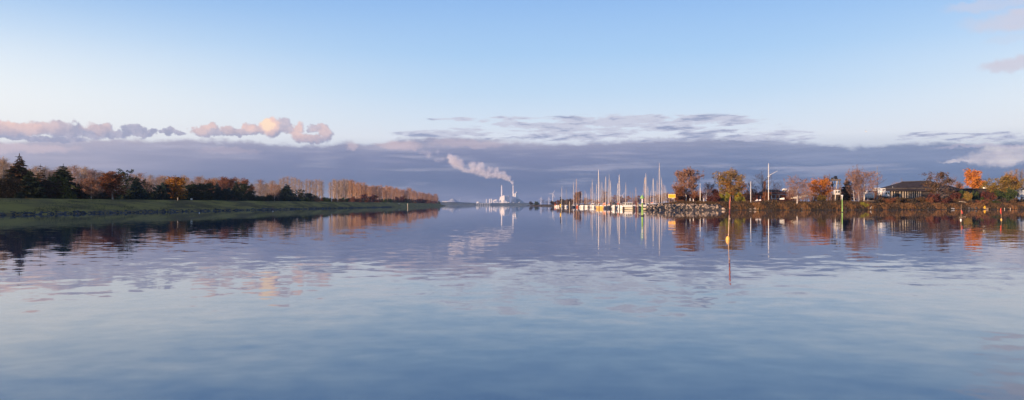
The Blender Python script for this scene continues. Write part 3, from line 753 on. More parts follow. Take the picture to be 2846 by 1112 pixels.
    for i in range(130):
        Y = rng.uniform(-60, 420)**1 if i > 60 else rng.uniform(-60, 150); D = rng.uniform(70, 130) if Y > 120 else rng.uniform(26, 110)
        x = float(left_water(Y))-D
        if Y > 0 and (x/Y)*FPX+CX > -40 and D < 66: continue
        k = rng.choice(['spruce', 'pine', 'bare', 'leafy', 'pine'])
        tree(k, x, Y, float(left_z(x, Y)), rng.uniform(6.5, 10), 'tree deep inside the wood behind the front rows', var=i % 3, w=None, leaf={'spruce': 'needle', 'pine': 'needle', 'bare': 'lf_birch', 'leafy': 'lf_rust'}[k], group='trees deep inside the left wood')

    for i in range(64):
        Y = rng.uniform(70, 330); D = rng.uniform(40, 72); x = float(left_water(Y))-D
        k = rng.choice(['spruce', 'pine', 'pine', 'spruce', 'bare']); z = float(left_z(x, Y)); px = x/Y*FPX+CX
        cap = Zp(np.interp(px, [0, 180, 400, 700, 800], [470, 480, 496, 512, 520]), Y)-z if px > -30 else 11.5
        tree(k, x, Y, z, min(rng.uniform(8, 11), max(4, cap)), 'dark tree inside the wood between the front row and the back row', var=i % 3, leaf={'spruce': 'needle', 'pine': 'needle', 'bare': 'lf_birch'}[k], group='trees in the middle of the left wood')
left_trees()

# ------------------------------------------------------------------ right bank
def RY(px, D):
    Y = 230.
    for _ in range(40): Y = float(right_water(X(px, Y)))+D
    return Y
def rt(kind, px, top, D, label, wpx=None, z=None, **k):
    Y = RY(px, D); x = X(px, Y); zz = float(right_z(x, Y)) if z is None else z
    return tree(kind, x, Y, zz, Zp(top, Y)-zz, label, w=(wpx*Y/FPX if wpx else None), **k)

def build_riprap():
    rng = random.Random(5)
    pr = [[], []]
    rm = [mesh(*rock_mesh(i), 'stone', [M['stone']]) for i in range(7)]
    soil = MB()
    # packed core under the stones
    pts = []
    for px in np.arange(1800, 2012, 6):
        x0 = X(px, RY(px, 0)); pts.append(x0)
    for i, x in enumerate(pts):
        y = float(right_water(x))
        for d, z in ((-1.2, -.4), (.2, .12), (2.4, 1.3), (4.2, 1.75), (6, 1.2)):
            soil.v.append((x, y+d, z*(.35 if i == 0 else 1)))
    for i in range(len(pts)-1):
        for j in range(4): a = i*5+j; soil.f.append((a, a+5, a+6, a+1))
    core = soil.build('stone_breakwater', M['stone_dark']); tag(core, 'bank of loose pale boulders sloping into the water below the yellow sign', kind='structure')
    for i in range(298):
        px = rng.uniform(1804, 2003)
        # boulders thin out towards the right end
        if px > 1965 and rng.random() < .45: continue
        t = rng.random()**.85; x = X(px, RY(px, 0)); d = -.7+t*4.6; z = np.interp(d, [-1.2, .2, 2.4, 4.2], [-.35, .15, 1.3, 1.75])
        z *= np.interp(px, [1800, 1818], [.6, 1])
        s = rng.uniform(.38, .85)*(1.0 if rng.random() < .85 else 1.3)
        o = bpy.data.objects.new('stone', rm[i % 7]); COL.objects.link(o); o.parent = core
        o.location = (x+rng.uniform(-.2, .2), float(right_water(x))+d, z+.12*s); o.scale = (s, s*rng.uniform(.8, 1), s*rng.uniform(.75, 1)); o.rotation_euler = (rng.uniform(-.5, .5), rng.uniform(-.5, .5), rng.uniform(0, 6.28))
        k = rng.random(); lo = np.interp(z, [-.2, .45], [1, 0])
        m_ = M['stone_dark'] if rng.random() < lo*.8 or k < .28 else (M['stone_pale'] if k > .66 else M['stone'])
        o.material_slots[0].link = 'OBJECT'; o.material_slots[0].material = m_
    # lone boulders farther along the shore
    for px, py, s, lab, m_ in ((2011, 581, 1.1, 'single pale boulder in the water just left of the furled red marker flag', 'stone_pale'), (2086, 581, .7, 'low grey boulder at the waterline below the thin white post', 'stone'), (2098, 580, .8, 'yellowish boulder at the foot of the bank right of the thin white post', 'stone_pale'),
            (2693, 579, 1.4, 'big square grey boulder left of the small yellow dinghy', 'stone_dark'), (2701, 580, 1.0, 'big grey brown boulder touching the square grey one', 'stone_dark'), (2712, 579, 1.2, 'grey boulder nearest the small yellow dinghy on its left', 'stone_dark'), (2350, 579, .9, 'small dark boulder below the drooping spruce', 'stone_dark'), (2230, 580, .9, 'low boulder at the waterline right of the white birch trunk', 'stone_dark'), (2578, 580, 1.0, 'flat grey boulder at the waterline under the big hipped roof', 'stone_dark')):
        Y = RY(px, .7); o = add('boulder', mesh(*rock_mesh(int(px)), 'boulder', [M[m_]])); o.location = (X(px, Y), Y, Zp(py, Y)); o.scale = (s, s, s); o.rotation_euler = (.2, .1, px)
        tag(o, lab, 'boulder')
build_riprap()

def scatter(name, label, n, fn, m_, seed, blade=True):
    """many small blades or leaves: one uncountable mass"""
    rng = np.random.RandomState(seed); P_, Hh, Wd = fn(rng, n); n = len(P_)
    az = rng.uniform(0, 6.283, n); t = np.stack([np.cos(az), np.sin(az), np.zeros(n)], 1)
    ln = np.stack([rng.normal(size=n)*.3, rng.normal(size=n)*.3, np.ones(n)], 1)
    if blade:
        b = P_; m1 = P_+ln*Hh[:, None]*.55; e = P_+ln*Hh[:, None]+t*Hh[:, None]*.18; w = Wd[:, None]
        V = np.stack([b-t*w, b+t*w, m1+t*w*.8, e, m1-t*w*.8], 1).reshape(-1, 3); F = np.arange(n*5).reshape(-1, 5)
        me = mesh(V, F, name, [m_])
    else:
        V, F = leaf_mesh(P_, 1.0, rng); me = mesh(V, F, name, [m_])
        c = np.repeat(P_, 4, 0); V = c+(V-c)*np.repeat(Wd, 4)[:, None]; me.vertices.foreach_set('co', V.astype(np.float32).ravel())
    return tag(add(name, me), label, kind='stuff')

def right_cover():
    def field(lo, hi, d0, d1, hfun, dens, w, up=0):
        def fn(rng, n):
            px = rng.uniform(lo, hi, n*2); d = rng.uniform(d0, d1, n*2); xx = np.array([X(p, 235) for p in px]); yy = right_water(xx)+d
            k = dens(px, d) > rng.rand(n*2); px, d, xx, yy = px[k][:n], d[k][:n], xx[k][:n], yy[k][:n]
            z = right_z(xx, yy); P_ = np.stack([xx, yy, z-.05+up*rng.rand(len(px))], 1)
            H = hfun(px, d)*rng.uniform(.5, 1.3, len(px)); return P_, H, np.full(len(px), w)*rng.uniform(.6, 1.5, len(px))
        return fn
    nz = lambda p, s, k: hnoise(p*k, p*.37*k+s, s)
    scatter('dry_grass', 'dry brown grass covering the right bank', 21000, field(1990, 3350, .5, 11, lambda p, d: .75+.3*nz(p, 2, .05), lambda p, d: .55+.5*nz(p, 1, .08), .05), M['scrub'], 1)
    scatter('reeds', 'tan reeds and grass tussocks lit along the right waterline', 12000, field(2000, 3350, .3, 4.5, lambda p, d: .9+.3*nz(p, 3, .07), lambda p, d: np.clip(nz(p, 7, .075)*2.2-.1+(p > 2420)*.3, 0, 1), .05), M['reed'], 2)
    scatter('waterline_shade_brambles', 'dark brambles standing in for the shade along the right waterline', 6000, field(2000, 3350, .2, 2.4, lambda p, d: 1+0*p, lambda p, d: np.clip(.35-nz(p, 7, .075)*1.6, 0, 1), .2, up=.5), M['scrub_grey'], 13, blade=False)  # dark leaves massed between the reeds to put shade along the bank's foot
    scatter('brambles', 'tangle of dark leafy brambles on the right bank', 21000, field(2000, 3350, 1.0, 10, lambda p, d: 1+0*p, lambda p, d: np.clip(.4+nz(p, 4, .06)*.9, 0, 1), .22, up=.9), M['scrub_grey'], 3, blade=False)
    scatter('bank_grass', 'short brown grass above the boulders', 7000, field(1815, 2010, 3.6, 10, lambda p, d: .65+0*p, lambda p, d: .9+0*p, .05), M['scrub'], 4)
    scatter('bank_brambles', 'low dark brambles on top of the boulders', 5000, field(1815, 2010, 3.8, 9, lambda p, d: 1+0*p, lambda p, d: np.clip(.5+nz(p, 4, .1), 0, 1), .2, up=.6), M['scrub_grey'], 5, blade=False)
right_cover()

def right_trees():
    random.seed(21)
    B = dict(bark='bark_birch', twig='twig_purple', leaf='lf_birch')
    rt('birch', 1907, 458, 13, 'tall weeping birch with red brown leaves behind the boulders, right of the yellow sign', 31, var=0, **B)
    rt('leafy', 1890, 515, 11, 'low rounded orange tree between the yellow sign and the tall weeping birch', 17, var=1, leaf='lf_rust')
    rt('shrub', 1905, 534, 16, 'brown undergrowth bush around the foot of the tall weeping birch', 27, var=1, leaf='lf_redbrown')
    rt('birch_thin', 1971, 504, 24, 'small purple brown tree halfway between the two big birches', 16, var=2, twig='twig_purple', leaf='lf_redbrown')
    rt('shrub', 1982, 541, 9, 'dark red bush at the right end of the boulders', 19, var=2, leaf='lf_red')
    rt('shrub', 1992, 523, 17, 'dull red bush left of the olive leaved birch', 14, var=0, leaf='lf_red')
    rt('shrub', 1940, 531, 26, 'bare brown bush between the tall weeping birch and the small purple tree', 18, var=1, leaf='lf_redbrown')
    rt('birch', 2033, 462, 15, 'broad weeping birch with olive leaves behind the furled red marker flag', 37, var=1, twig='twig_purple', leaf='lf_olive', bark='bark')
    rt('leafy_loose', 2040, 500, 13.5, 'lower golden half of a leafy tree in front of the broad olive birch', 30, var=1, leaf='lf_gold')
    rt('shrub', 2012, 532, 11, 'yellow green bush left below the broad olive birch', 15, var=1, leaf='lf_lime')
    rt('shrub', 2055, 533, 11, 'yellow green bush right below the broad olive birch', 13, var=0, leaf='lf_lime')
    rt('bare', 2120, 466, 26, 'large dark bare tree left of the tall white flagpole', 27, var=0, twig='twig_dark', leaf='lf_birch')
    rt('bare', 2085, 492, 30, 'small bare tree behind the thin white post', 13, var=1, twig='twig_dark')
    rt('shrub_bare', 2084, 518, 27, 'bare brown thicket behind the thin white post', 22, var=1, twig='twig_purple', leaf='lf_redbrown')
    rt('bare', 2158, 498, 24, 'bare dark tree right of the tall white flagpole', 17, var=2, twig='twig_dark')
    rt('shrub', 2131, 529, 15, 'rust bush wrapped round the foot of the tall white flagpole', 11, var=2, leaf='lf_rust')
    rt('shrub', 2188, 538, 18, 'dark red hedge at the right end of the clubhouse', 18, var=1, leaf='lf_red')
    rt('birch_thin', 2216, 484, 4.2, 'bare birch whose white trunk stands at the very edge of the bank', 34, var=0, **B)
    rt('bare', 2240, 512, 30, 'bare brown tree left behind the bright orange maple', 20, var=2, twig='twig_purple', leaf='lf_birch')
    rt('leafy', 2277, 493, 13, 'bright orange maple glowing left of the wooden tower', 27, var=0, leaf='lf_orange')
    rt('bare', 2260, 483, 24, 'reddish bare tree rising behind the left of the bright orange maple', 16, var=0, twig='twig_purple', leaf='lf_rust')
    rt('birch_thin', 2296, 481, 20, 'thin reddish bare tree between the orange maple and the wooden tower', 13, var=2, twig='twig_purple', leaf='lf_rust')
    rt('shrub', 2282, 538, 11, 'olive bush at the foot of the bright orange maple', 12, var=2, leaf='lf_olive')
    rt('spruce', 2353, 491, 17, 'drooping spruce with rusty boughs right of the wooden tower', 18, var=2, leaf='needle_rust')
    rt('birch_thin', 2402, 455, 12, 'tallest bare white birch right of the spruce', 34, var=1, **B)
    rt('birch_thin', 2375, 464, 12.5, 'leaning bare white birch just left of the tallest one', 18, var=2, lean=-.10, **B)
    rt('birch_thin', 2388, 472, 12, 'slender white birch stem between the leaning and the tallest birch', 14, var=0, lean=-.05, **B)
    rt('shrub_bare', 2430, 518, 30, 'brown bare thicket behind the tallest white birch', 26, var=0, twig='twig_purple', leaf='lf_rust')
    rt('shrub_bare', 2325, 512, 36, 'brown bare thicket seen through the legs of the wooden tower', 24, var=1, twig='twig_purple', leaf='lf_rust')
    rt('shrub', 2402, 561, 2.6, 'bright yellow green bush at the waterline under the white birches', 12, var=0, leaf='lf_lime')
    rt('birch_thin', 2494, 495, 60, 'pale pinkish birch standing alone behind the parked boats', 13, var=1, bark='bark_birch', twig='twig_pale', leaf='lf_birch')
    rt('leafy_loose', 2610, 474, 17, 'big thin brown tree in front of the hipped roof', 36, var=0, leaf='scrub', twig='twig_purple')
    rt('shrub', 2604, 534, 7, 'deep red bush on the bank below the big thin brown tree', 25, var=1, leaf='lf_red')
    rt('bare', 2647, 484, 44, 'purple bare tree behind the right slope of the hipped roof', 17, var=1, twig='twig_purple')
    rt('leafy', 2668, 503, 50, 'low brown round tree behind the flat roofed shed', 18, var=2, leaf='lf_birch')
    rt('leafy_tall', 2703, 466, 40, 'tall bright orange tree behind the flat roofed shed', 20, var=0, leaf='lf_orange')
    rt('leafy', 2729, 490, 38, 'olive brown tree against the right side of the tall orange tree', 20, var=1, leaf='lf_olive')
    rt('bare', 2742, 480, 48, 'bare twiggy top between the tall orange tree and the wide olive tree', 11, var=0, twig='twig_purple')
    rt('leafy', 2785, 485, 22, 'wide olive and yellow tree near the right edge', 36, var=2, leaf='lf_olive')
    rt('leafy', 2810, 481, 25, 'orange brown crown leaning on the wide olive tree', 18, var=0, leaf='lf_gold')
    rt('leafy_loose', 2838, 490, 24, 'thin olive tree cut by the right edge of the view', 22, var=1, leaf='lf_olive')
    rt('shrub', 2790, 520, 14, 'green bush in the shade under the wide olive tree', 27, var=1, leaf='lf_green')
    for i, (px, top) in enumerate(((2798, 474), (2812, 470), (2826, 467), (2840, 468), (2856, 466))):
        rt('poplar', px, top, 70+i*3, 'bare pale poplar showing above the trees at the right edge', 9, var=i % 4, bark='bark_pale', twig='twig_pale', group='bare poplars at the right edge')
    rt('shrub', 2678, 526, 13, 'green leafy bush in front of the flat roofed shed', 15, var=0, leaf='lf_green')
    rt('shrub', 2690, 531, 11, 'olive yellow bush right of the green leafy one', 11, var=2, leaf='lf_olive')
    rt('shrub', 2716, 528, 14, 'dark bush in the middle of the flat roofed shed', 14, var=1, leaf='lf_green')
    rt('shrub', 2742, 527, 13, 'dark red bush left of the shaded green bush', 17, var=2, leaf='lf_red')
    rt('shrub', 2655, 533, 14, 'dark shaded bush where the hipped roof meets the flat roofed shed', 18, var=0, leaf='lf_red')
    rt('shrub', 2726, 560, 4, 'small round tan bush above the yellow dinghy', 13, var=2, leaf='reed')
    rt('shrub', 2325, 567, 3, 'tan tussock bush left of the pale green beacon', 9, var=0, leaf='reed')
    rt('shrub', 2361, 566, 3, 'tan tussock bush right of the pale green beacon', 12, var=1, leaf='reed')
    lb = 'brown shrub growing on the top of the right bank'; gb = 'brown shrubs along the top of the right bank'
    for i, px in enumerate(list(np.arange(2440, 2860, 14))+[2000, 2022, 2048, 2066, 2150, 2172, 2250, 2300, 2318, 2336, 2352, 2372, 2386, 2418]):
        hi = np.interp(px, [2000, 2400, 2450, 2480, 2600, 2640, 2860], [558, 559, 551, 546, 547, 553, 550])
        rt('shrub', px+random.uniform(-4, 4), hi+random.uniform(-4, 5), random.uniform(6, 10), lb, random.uniform(8, 15), var=i % 3, leaf=random.choice(['scrub', 'scrub', 'lf_redbrown', 'scrub_grey', 'lf_green' if px > 2740 else 'lf_rust']), group=gb)
    lb = 'brown bare tree in the hazy wood line behind the right bank'; gb = 'bare trees in the wood line behind the right bank'
    for i, px in enumerate(np.arange(1870, 2480, 15)):
        rt(['bare', 'birch_thin', 'shrub_bare'][i % 3], px+random.uniform(-5, 5), random.uniform(519, 533), random.uniform(60, 110), lb, random.uniform(12, 19), var=i % 3, twig='twig_purple', leaf='lf_birch', group=gb)
    # shore behind the marina
    lb = 'brown bare tree on the shore behind the yacht masts'; gb = 'bare trees on the shore behind the marina'
    def mt(kind, px, top, D, label, w, **k):
        Y = float(np.interp(px, [p for p, y in MS], [y for p, y in MS]))+D; tree(kind, X(px, Y), Y, 2.2, Zp(top, Y)-2.2, label, w=w*Y/FPX, **k)
    for i, px in enumerate(np.arange(1568, 1890, 8.5)):
        top = np.interp(px, [1568, 1590, 1640, 1660, 1700, 1760, 1890], [557, 552, 548, 550, 542, 545, 530])+random.uniform(-3, 5)
        mt(['bare', 'leafy_loose', 'bare', 'shrub_bare'][i % 4], px+random.uniform(-2, 2), top, random.uniform(14, 60), lb, random.uniform(8, 13), var=i % 3, twig='twig_purple', leaf=random.choice(['lf_redbrown', 'lf_birch', 'lf_rust']), group=gb)
    mt('leafy_tall', 1605, 531, 20, 'tall red brown tree rising among the masts near the left of the marina', 11, var=0, leaf='lf_redbrown')
    mt('birch_thin', 1680, 523, 14, 'reddish bare tree among the closest cluster of masts', 9, var=1, twig='twig_purple', leaf='lf_rust')
    for px, top, w, k, lf, lab in ((1476, 559, 5, 'shrub', 'scrub_grey', 'outermost dark round bush on the marina point'), (1491, 559, 7, 'shrub', 'lf_green', 'olive round bush second from the tip of the marina point'), (1510, 553, 6, 'bare', 'lf_birch', 'small grey bare tree on the low marina point'), (1521, 556, 5, 'bare', 'lf_birch', 'second small grey bare tree, right of the first on the low marina point'),
            (1540, 557, 10, 'shrub', 'scrub_grey', 'olive brown bush left of the black and yellow cardinal mark'), (1552, 554, 10, 'shrub', 'lf_redbrown', 'taller brown bush just left of the black and yellow cardinal mark'), (1566, 552, 11, 'shrub', 'scrub_grey', 'brown bush behind the black and yellow cardinal mark'), (1583, 551, 13, 'shrub', 'scrub', 'brown bush right behind the first white yachts')):
        mt(k, px, top, 12, lab, w, var=int(px) % 3, leaf=lf)
right_trees()

# ------------------------------------------------------------------ boats
def hull_mesh(L, Bm, fb, bow=.35, stern_w=.8):
    """bow at +Y, origin amidships on the waterline; returns hull faces and deck faces"""
    S = [0, .12, .3, .5, .68, .82, .92, 1.0]; V = []; n = 7
    for s in S:
        b = Bm/2*(stern_w+(1-stern_w)*math.sin(min(s/.45, 1)*math.pi/2))*(1 if s < .45 else max(.02, 1-((s-.45)/.55)**2.1))
        sh = fb*(1+.10*(1-s)**2+bow*max(0, s-.4)**2*2); y = (s-.5)*L+(.0 if s < 1 else .05*L)
        ky = -.35+.5*max(0, s-.75)**1.2*2
        V += [(-b, y, sh), (-b*.93, y, sh*.5), (-b*.72, y-.02*L*s, .0+.05*s), (0, y-.06*L*s**3, ky*(1-s*.6)), (b*.72, y-.02*L*s, .05*s), (b*.93, y, sh*.5), (b, y, sh)]
    H = [(j*n+i, j*n+i+1, (j+1)*n+i+1, (j+1)*n+i) for j in range(len(S)-1) for i in range(n-1)]
    H.append(tuple(range(n)))
    D = [(j*n, (j+1)*n, (j+1)*n+n-1, j*n+n-1) for j in range(len(S)-1)]
    return V, H, D
_boat = {}
def boat_meshes():
    if _boat: return _boat
    V, H, D = hull_mesh(9.0, 2.9, 1.05)
    _boat['hull'] = mesh(V, H, 'hull', [M['white']], smooth=False)
    _boat['deck'] = mesh([(x*.985, y*.99, z-.03) for x, y, z in V], D, 'deck', [M['grey_white']])
    st = MB().box((0, .02, .62), (2.55, 9.3, .10)); 
    b = MB(); b.prism([(-.95, 0), (.95, 0), (.78, .52), (-.78, .52)], -1.6, 1.9); b.v = [(x*(.7 if y > 1 else 1), y+(.0), z+1.05) for x, y, z in b.v]
    b.box((0, -2.6, 1.25), (1.9, 1.9, .35)); _boat['cabin'] = mesh(b.v, b.f, 'cabin', [M['white']])
    b = MB()
    for s in (-1, 1):
        for k in (-1.0, 0, 1.0): b.box((s*(.885-.02*abs(k)), k*.9-.1, 1.34), (.06, .62, .20))
    _boat['window'] = mesh(b.v, b.f, 'windows', [M['glass']])
    b = MB().tube([(0, .9, 0), (0, .9, .5), (0, .88, 1)], [.072, .068, .045], 6); _boat['mast'] = mesh(b.v, b.f, 'mast', [M['alu']])
    b = MB().tube([(0, .7, 2.35), (0, -3.4, 2.45)], .06, 6); _boat['boom'] = mesh(b.v, b.f, 'boom', [M['alu']])
    b = MB().tube([(0, .85, 3.0), (0, .2, 2.72), (0, -1.2, 2.62), (0, -3.2, 2.58)], [.10, .20, .17, .09], 7); _boat['sail_cover'] = mesh(b.v, b.f, 'sail_cover', [M['navy']])
    b = MB()
    for p in ((0, 4.5, .03), (0, -4.4, .04)): b.tube([p, (0, .9, .985)], .022, 3)
    _boat['stay'] = mesh(b.v, b.f, 'stays', [M['wire']])
    b = MB()
    for s in (-1, 1): b.tube([(s*1.3, .7, .06), (s*.55, .88, .55), (0, .9, .93)], .02, 3)
    _boat['shroud'] = mesh(b.v, b.f, 'shrouds', [M['wire']])
    b = MB().tube([(-.5, .88, .55), (.5, .88, .55)], .03, 4); _boat['spreader'] = mesh(b.v, b.f, 'spreader', [M['alu']])
    b = MB()
    for s in (-1, 1):
        b.tube([(s*.5, 3.6, 1.25), (s*.45, 3.7, 1.85), (0, 4.75, 1.95)], .03, 4); b.tube([(s*1.1, -4.2, 1.15), (s*1.1, -4.2, 1.75), (s*.4, -4.45, 1.75)], .03, 4)
        b.tube([(s*1.4, -2.5, 1.1), (s*1.4, -2.5, 1.7)], .025, 4); b.tube([(s*1.35, 1.0, 1.1), (s*1.35, 1.0, 1.7)], .025, 4); b.tube([(s*1.1, -4.2, 1.7), (s*1.4, -2.5, 1.7), (s*1.35, 1.0, 1.7), (s*.5, 3.6, 1.82)], .015, 3)
    _boat['rail'] = mesh(b.v, b.f, 'rail', [M['alu']])
    b = MB(); b.prism([(-.85, 0), (.85, 0), (.70, .55), (.4, .75), (-.4, .75), (-.70, .55)], -1.9, -.9); b.v = [(x, y, z+1.5) for x, y, z in b.v]; _boat['spray_hood'] = mesh(b.v, b.f, 'spray_hood', [M['navy']])
    return _boat
MINI = .0
def yacht(px, top, Y, label, rz=math.pi, hull='white', cover='navy', mast='alu', L=9.0, group=None, lean=0.0, hood=True):
    bm = boat_meshes(); x = X(px, Y); r = thing('sailing_boat', label, 'sailing boat', (0, 0, 0), rz, group)
    k = L/9.0
    # the mast stands .9k forward of the middle
    off = Matrix.Rotation(rz, 3, 'Z') @ Vector((0, .9*k, 0)); r.location = (x-off.x, Y-off.y, 0); r.scale = (k, k, k)
    if lean: r.rotation_euler = (0, lean*(-1 if abs(rz) > 1.6 else 1), rz)
    top_z = (Zp(top, Y))/k
    hz = 1.45
    def part(n, m_=None, zs=None, z0=0, parent=None):
        o = add(n, bm[n], parent or r)
        if m_: o.material_slots[0].link = 'OBJECT'; o.material_slots[0].material = M[m_]
        if zs: o.scale = (1, 1, zs); o.location = (0, 0, z0)
        return o
    h = part('hull', hull); part('deck'); c = part('cabin', 'white'); w = part('window', parent=c)
    m_ = part('mast', mast, top_z-hz, hz); part('boom', mast); part('sail_cover', cover); part('stay', None, top_z-1.0, 1.0); part('shroud', None, top_z-1.0, 1.0); sp_ = part('spreader', mast); sp_.location = (0, 0, (top_z-hz)*.5+hz-.55)
    part('rail')
    if hood: part('spray_hood', cover)
    # thicker spars on the bigger rigs
    s = np.interp(top_z, [8, 19], [1.0, 1.35]); m_.scale = (s, s, top_z-hz); m_.location = (0, .9*(1-s), hz)
    return r
def marina():
    random.seed(9)
    yr = lambda: math.pi+random.uniform(-.25, .25)
    yacht(1560, 517, 560, 'white yacht at the left end of the marina with a slightly leaning mast', yr(), L=8, lean=.03)
    yacht(1574, 523, 520, 'small white yacht bow on with a dull grey mast, second from the left end', yr(), mast='mast_grey', L=8)
    yacht(1594, 505, 470, 'dark blue yacht bow on left of the navy canopied motor boat', yr(), hull='blue_hull', L=9)
    yacht(1602, 497, 500, 'yacht with a brownish wooden mast, taller than the masts on either side', yr(), hull='red_canvas', mast='mast_wood', L=9.5)
    yacht(1646, 499, 430, 'white yacht with pale canvas awning left of the golden stern', yr(), cover='grey_canvas', L=10)
    yacht(1643.5, 520, 450, 'yacht with a leaning reddish mast beside the pale canvas awning', yr(), mast='mast_wood', lean=-.025, L=8)
    yacht(1663.5, 472, 315, 'yellow hulled yacht stern on, with the second tallest mast in the marina', .06, hull='gold_hull', cover='red_canvas', L=8.4, hood=False)
    yacht(1683.5, 491, 330, 'yacht with orange cabin canvas right of the golden stern', yr(), hull='blue_hull', cover='orange', L=8)
    yacht(1693, 486, 360, 'yacht with a thick pale mast just left of the green canopied motor boat', yr(), hull='blue_hull', cover='red_canvas', L=9.5)
    yacht(1721, 486, 300, 'yacht with the taller mast of the pair left of the white cabin cruiser', yr(), L=9, cover='red_canvas')
    yacht(1717, 509, 318, 'yacht with the shorter mast of the pair left of the white cabin cruiser', yr(), hull='blue_hull', L=8)
    yacht(1739, 507, 400, 'yacht whose plain mast rises behind the white cabin cruiser', yr(), hull='grey_canvas', L=9)
    yacht(1795, 482, 288, 'yacht with the taller mast of the pair right of the green beacon', yr(), L=9, cover='navy')
    yacht(1792, 493, 300, 'yacht with a wooden mast, shorter of the pair right of the green beacon', yr(), hull='blue_hull', mast='mast_wood', L=9)
    yacht(1801, 518, 340, 'small yacht with a short mast, behind the pair right of the green beacon', yr(), L=7)
    yacht(1815.5, 496, 285, 'yacht moored nearest the left end of the boulders', yr(), L=8, cover='orange')
    yacht(1832.5, 454, 325, 'yacht with the tallest mast of all, behind the boulders', yr(), L=11)
    yacht(1839, 494, 400, 'yacht with a plain mast just right of the tallest mast', yr(), L=9)
    yacht(1826, 502, 380, 'yacht with a dark tipped mast just left of the tallest mast', yr(), L=9, cover='navy')
    lb = 'yacht in the crowded back rows, only its thin bare mast showing clearly'; gb = 'yachts in the back rows of the marina'
    for px, top, Y in ((1609, 522, 590), (1617, 534, 640), (1626, 530, 600), (1630, 537, 630), (1651, 537, 600), (1658, 512, 520), (1667.5, 505, 480), (1673, 506, 450), (1676, 523, 520), (1690.5, 520, 450), (1697, 502, 420), (1701, 540, 560), (1751.5, 531, 520), (1758, 533, 560), (1767.5, 520, 470), (1770, 541, 430), (1829, 517, 430), (1843, 512, 460), (1848, 515, 480), (1851, 523, 500), (1821, 530, 520), (1784, 538, 560), (1808, 530, 500), (1635, 541, 620)):
        yacht(px, top, Y, lb, yr(), mast=random.choice(['alu', 'alu', 'mast_wood']), L=random.uniform(6, 7.5), group=gb, hood=False, hull=random.choice(['white', 'blue_hull', 'grey_canvas', 'navy', 'red_canvas']))

    def motor_boat(px, Y, L, Bm, rz, label, canopy, hull='white', fb=.95):
        r = thing('motor_boat', label, 'motor boat', (X(px, Y), Y, 0), rz)
        V, H, D = hull_mesh(L, Bm, fb, .5, .92); add('hull', mesh(V, H, 'hull', [M[hull]]), r); add('deck', mesh([(a*.98, b*.99, c-.03) for a, b, c in V], D, 'deck', [M['grey_white']]), r)
        b = MB(); b.prism([(-Bm*.36, fb), (Bm*.36, fb), (Bm*.28, fb+.55), (-Bm*.28, fb+.55)], -.1*L, .25*L); c = b.build('cabin', M['white'], r)
        b = MB(); b.poly([(-Bm*.30, .05*L, fb+.55), (Bm*.30, .05*L, fb+.55), (Bm*.26, -.03*L, fb+1.05), (-Bm*.26, -.03*L, fb+1.05)], [(0, 1, 2, 3)]); b.build('windscreen', M['glass'], r)
        b = MB(); b.prism([(-Bm*.42, fb), (Bm*.42, fb), (Bm*.40, fb+.75), (Bm*.28, fb+1.15), (-Bm*.28, fb+1.15), (-Bm*.40, fb+.75)], -.47*L, -.03*L); cn = b.build('canopy', M[canopy], r)
        b = MB()
        for s in (-.24, .05, .28): b.box((s*Bm, -.03*L+.02, fb+.72), (Bm*.2, .05, .42))
        b.build('canopy_window', M['glass'], cn)
        b = MB()
        for s in (-1, 1): b.tube([(s*Bm*.42, 0, fb), (s*Bm*.42, 0, fb+.5), (s*Bm*.3, .3*L, fb+.65), (0, .5*L, fb+.75)], .025, 4)
        b.build('rail', M['alu'], r)
        MB().box((0, 0, fb*.62), (Bm*1.0, L*.62, .07)).build('rubbing_strip', M['black'], r)
        return r
    motor_boat(1617, 440, 7.5, 3.0, math.pi+.1, 'white motor boat with a navy canvas canopy in the left half of the marina', 'navy')
    motor_boat(1708, 290, 6.5, 2.6, math.pi-.12, 'white motor boat with a dark green canvas canopy left of the cabin cruiser', 'green_canvas')
    motor_boat(1649, 425, 7.0, 2.8, math.pi, 'white motor boat with a pale canvas top left of the golden stern', 'grey_canvas')
    motor_boat(1628, 470, 6.5, 2.6, math.pi+.2, 'small white motor boat behind the navy canopied one, its right side showing', 'navy')
    motor_boat(1798, 264, 6.0, 2.4, math.pi/2+.1, 'white motor boat half hidden behind the jetty left of the boulders', 'grey_canvas', 'cream')
    motor_boat(1548, 590, 5.5, 2.2, math.pi+.4, 'small open motor boat left of the cardinal mark at the marina end', 'red_canvas')
    # large cabin cruiser lying side on, bow to the left
    Y = 262; r = thing('cabin_cruiser', 'white cabin cruiser with square windows lying side on at the jetty', 'motor boat', (X(1746, Y), Y, 0), math.pi/2+.12)
    V, H, D = hull_mesh(5.9, 2.5, 1.05, .5, .95); add('hull', mesh(V, H, 'hull', [M['white']]), r); add('deck', mesh([(a*.98, b*.99, c-.03) for a, b, c in V], D, 'deck', [M['grey_white']]), r)
    MB().box((0, -.1, .72), (2.56, 5.0, .09)).build('rubbing_strip', M['black'], r)
    MB().box((0, -.2, .36), (2.42, 4.5, .5)).build('lower_hull', M['cream'], r)
    b = MB(); b.prism([(-1.05, 1.0), (1.05, 1.0), (.95, 2.25), (-.95, 2.25)], -1.1, 1.35); c = b.build('wheelhouse', M['white'], r)
    MB().box((0, .1, 2.29), (2.1, 2.8, .08)).build('roof', M['white'], r)
    for s in (-1, 1):
        for k, wd in ((-.62, .62), (.14, .62), (.86, .5)): 
            w = MB().box((s*1.02, k, 1.86), (.06, wd, .5), ry=-s*.08).build('window', M['glass'], c)
    w = MB().box((0, 1.36, 1.85), (1.6, .05, .5)).build('windscreen', M['glass'], c)
    b = MB(); b.prism([(-1.0, 1.0), (1.0, 1.0), (.9, 1.55), (-.9, 1.55)], -2.6, -1.15); b.build('aft_screen', M['grey_canvas'], r)
    b = MB()
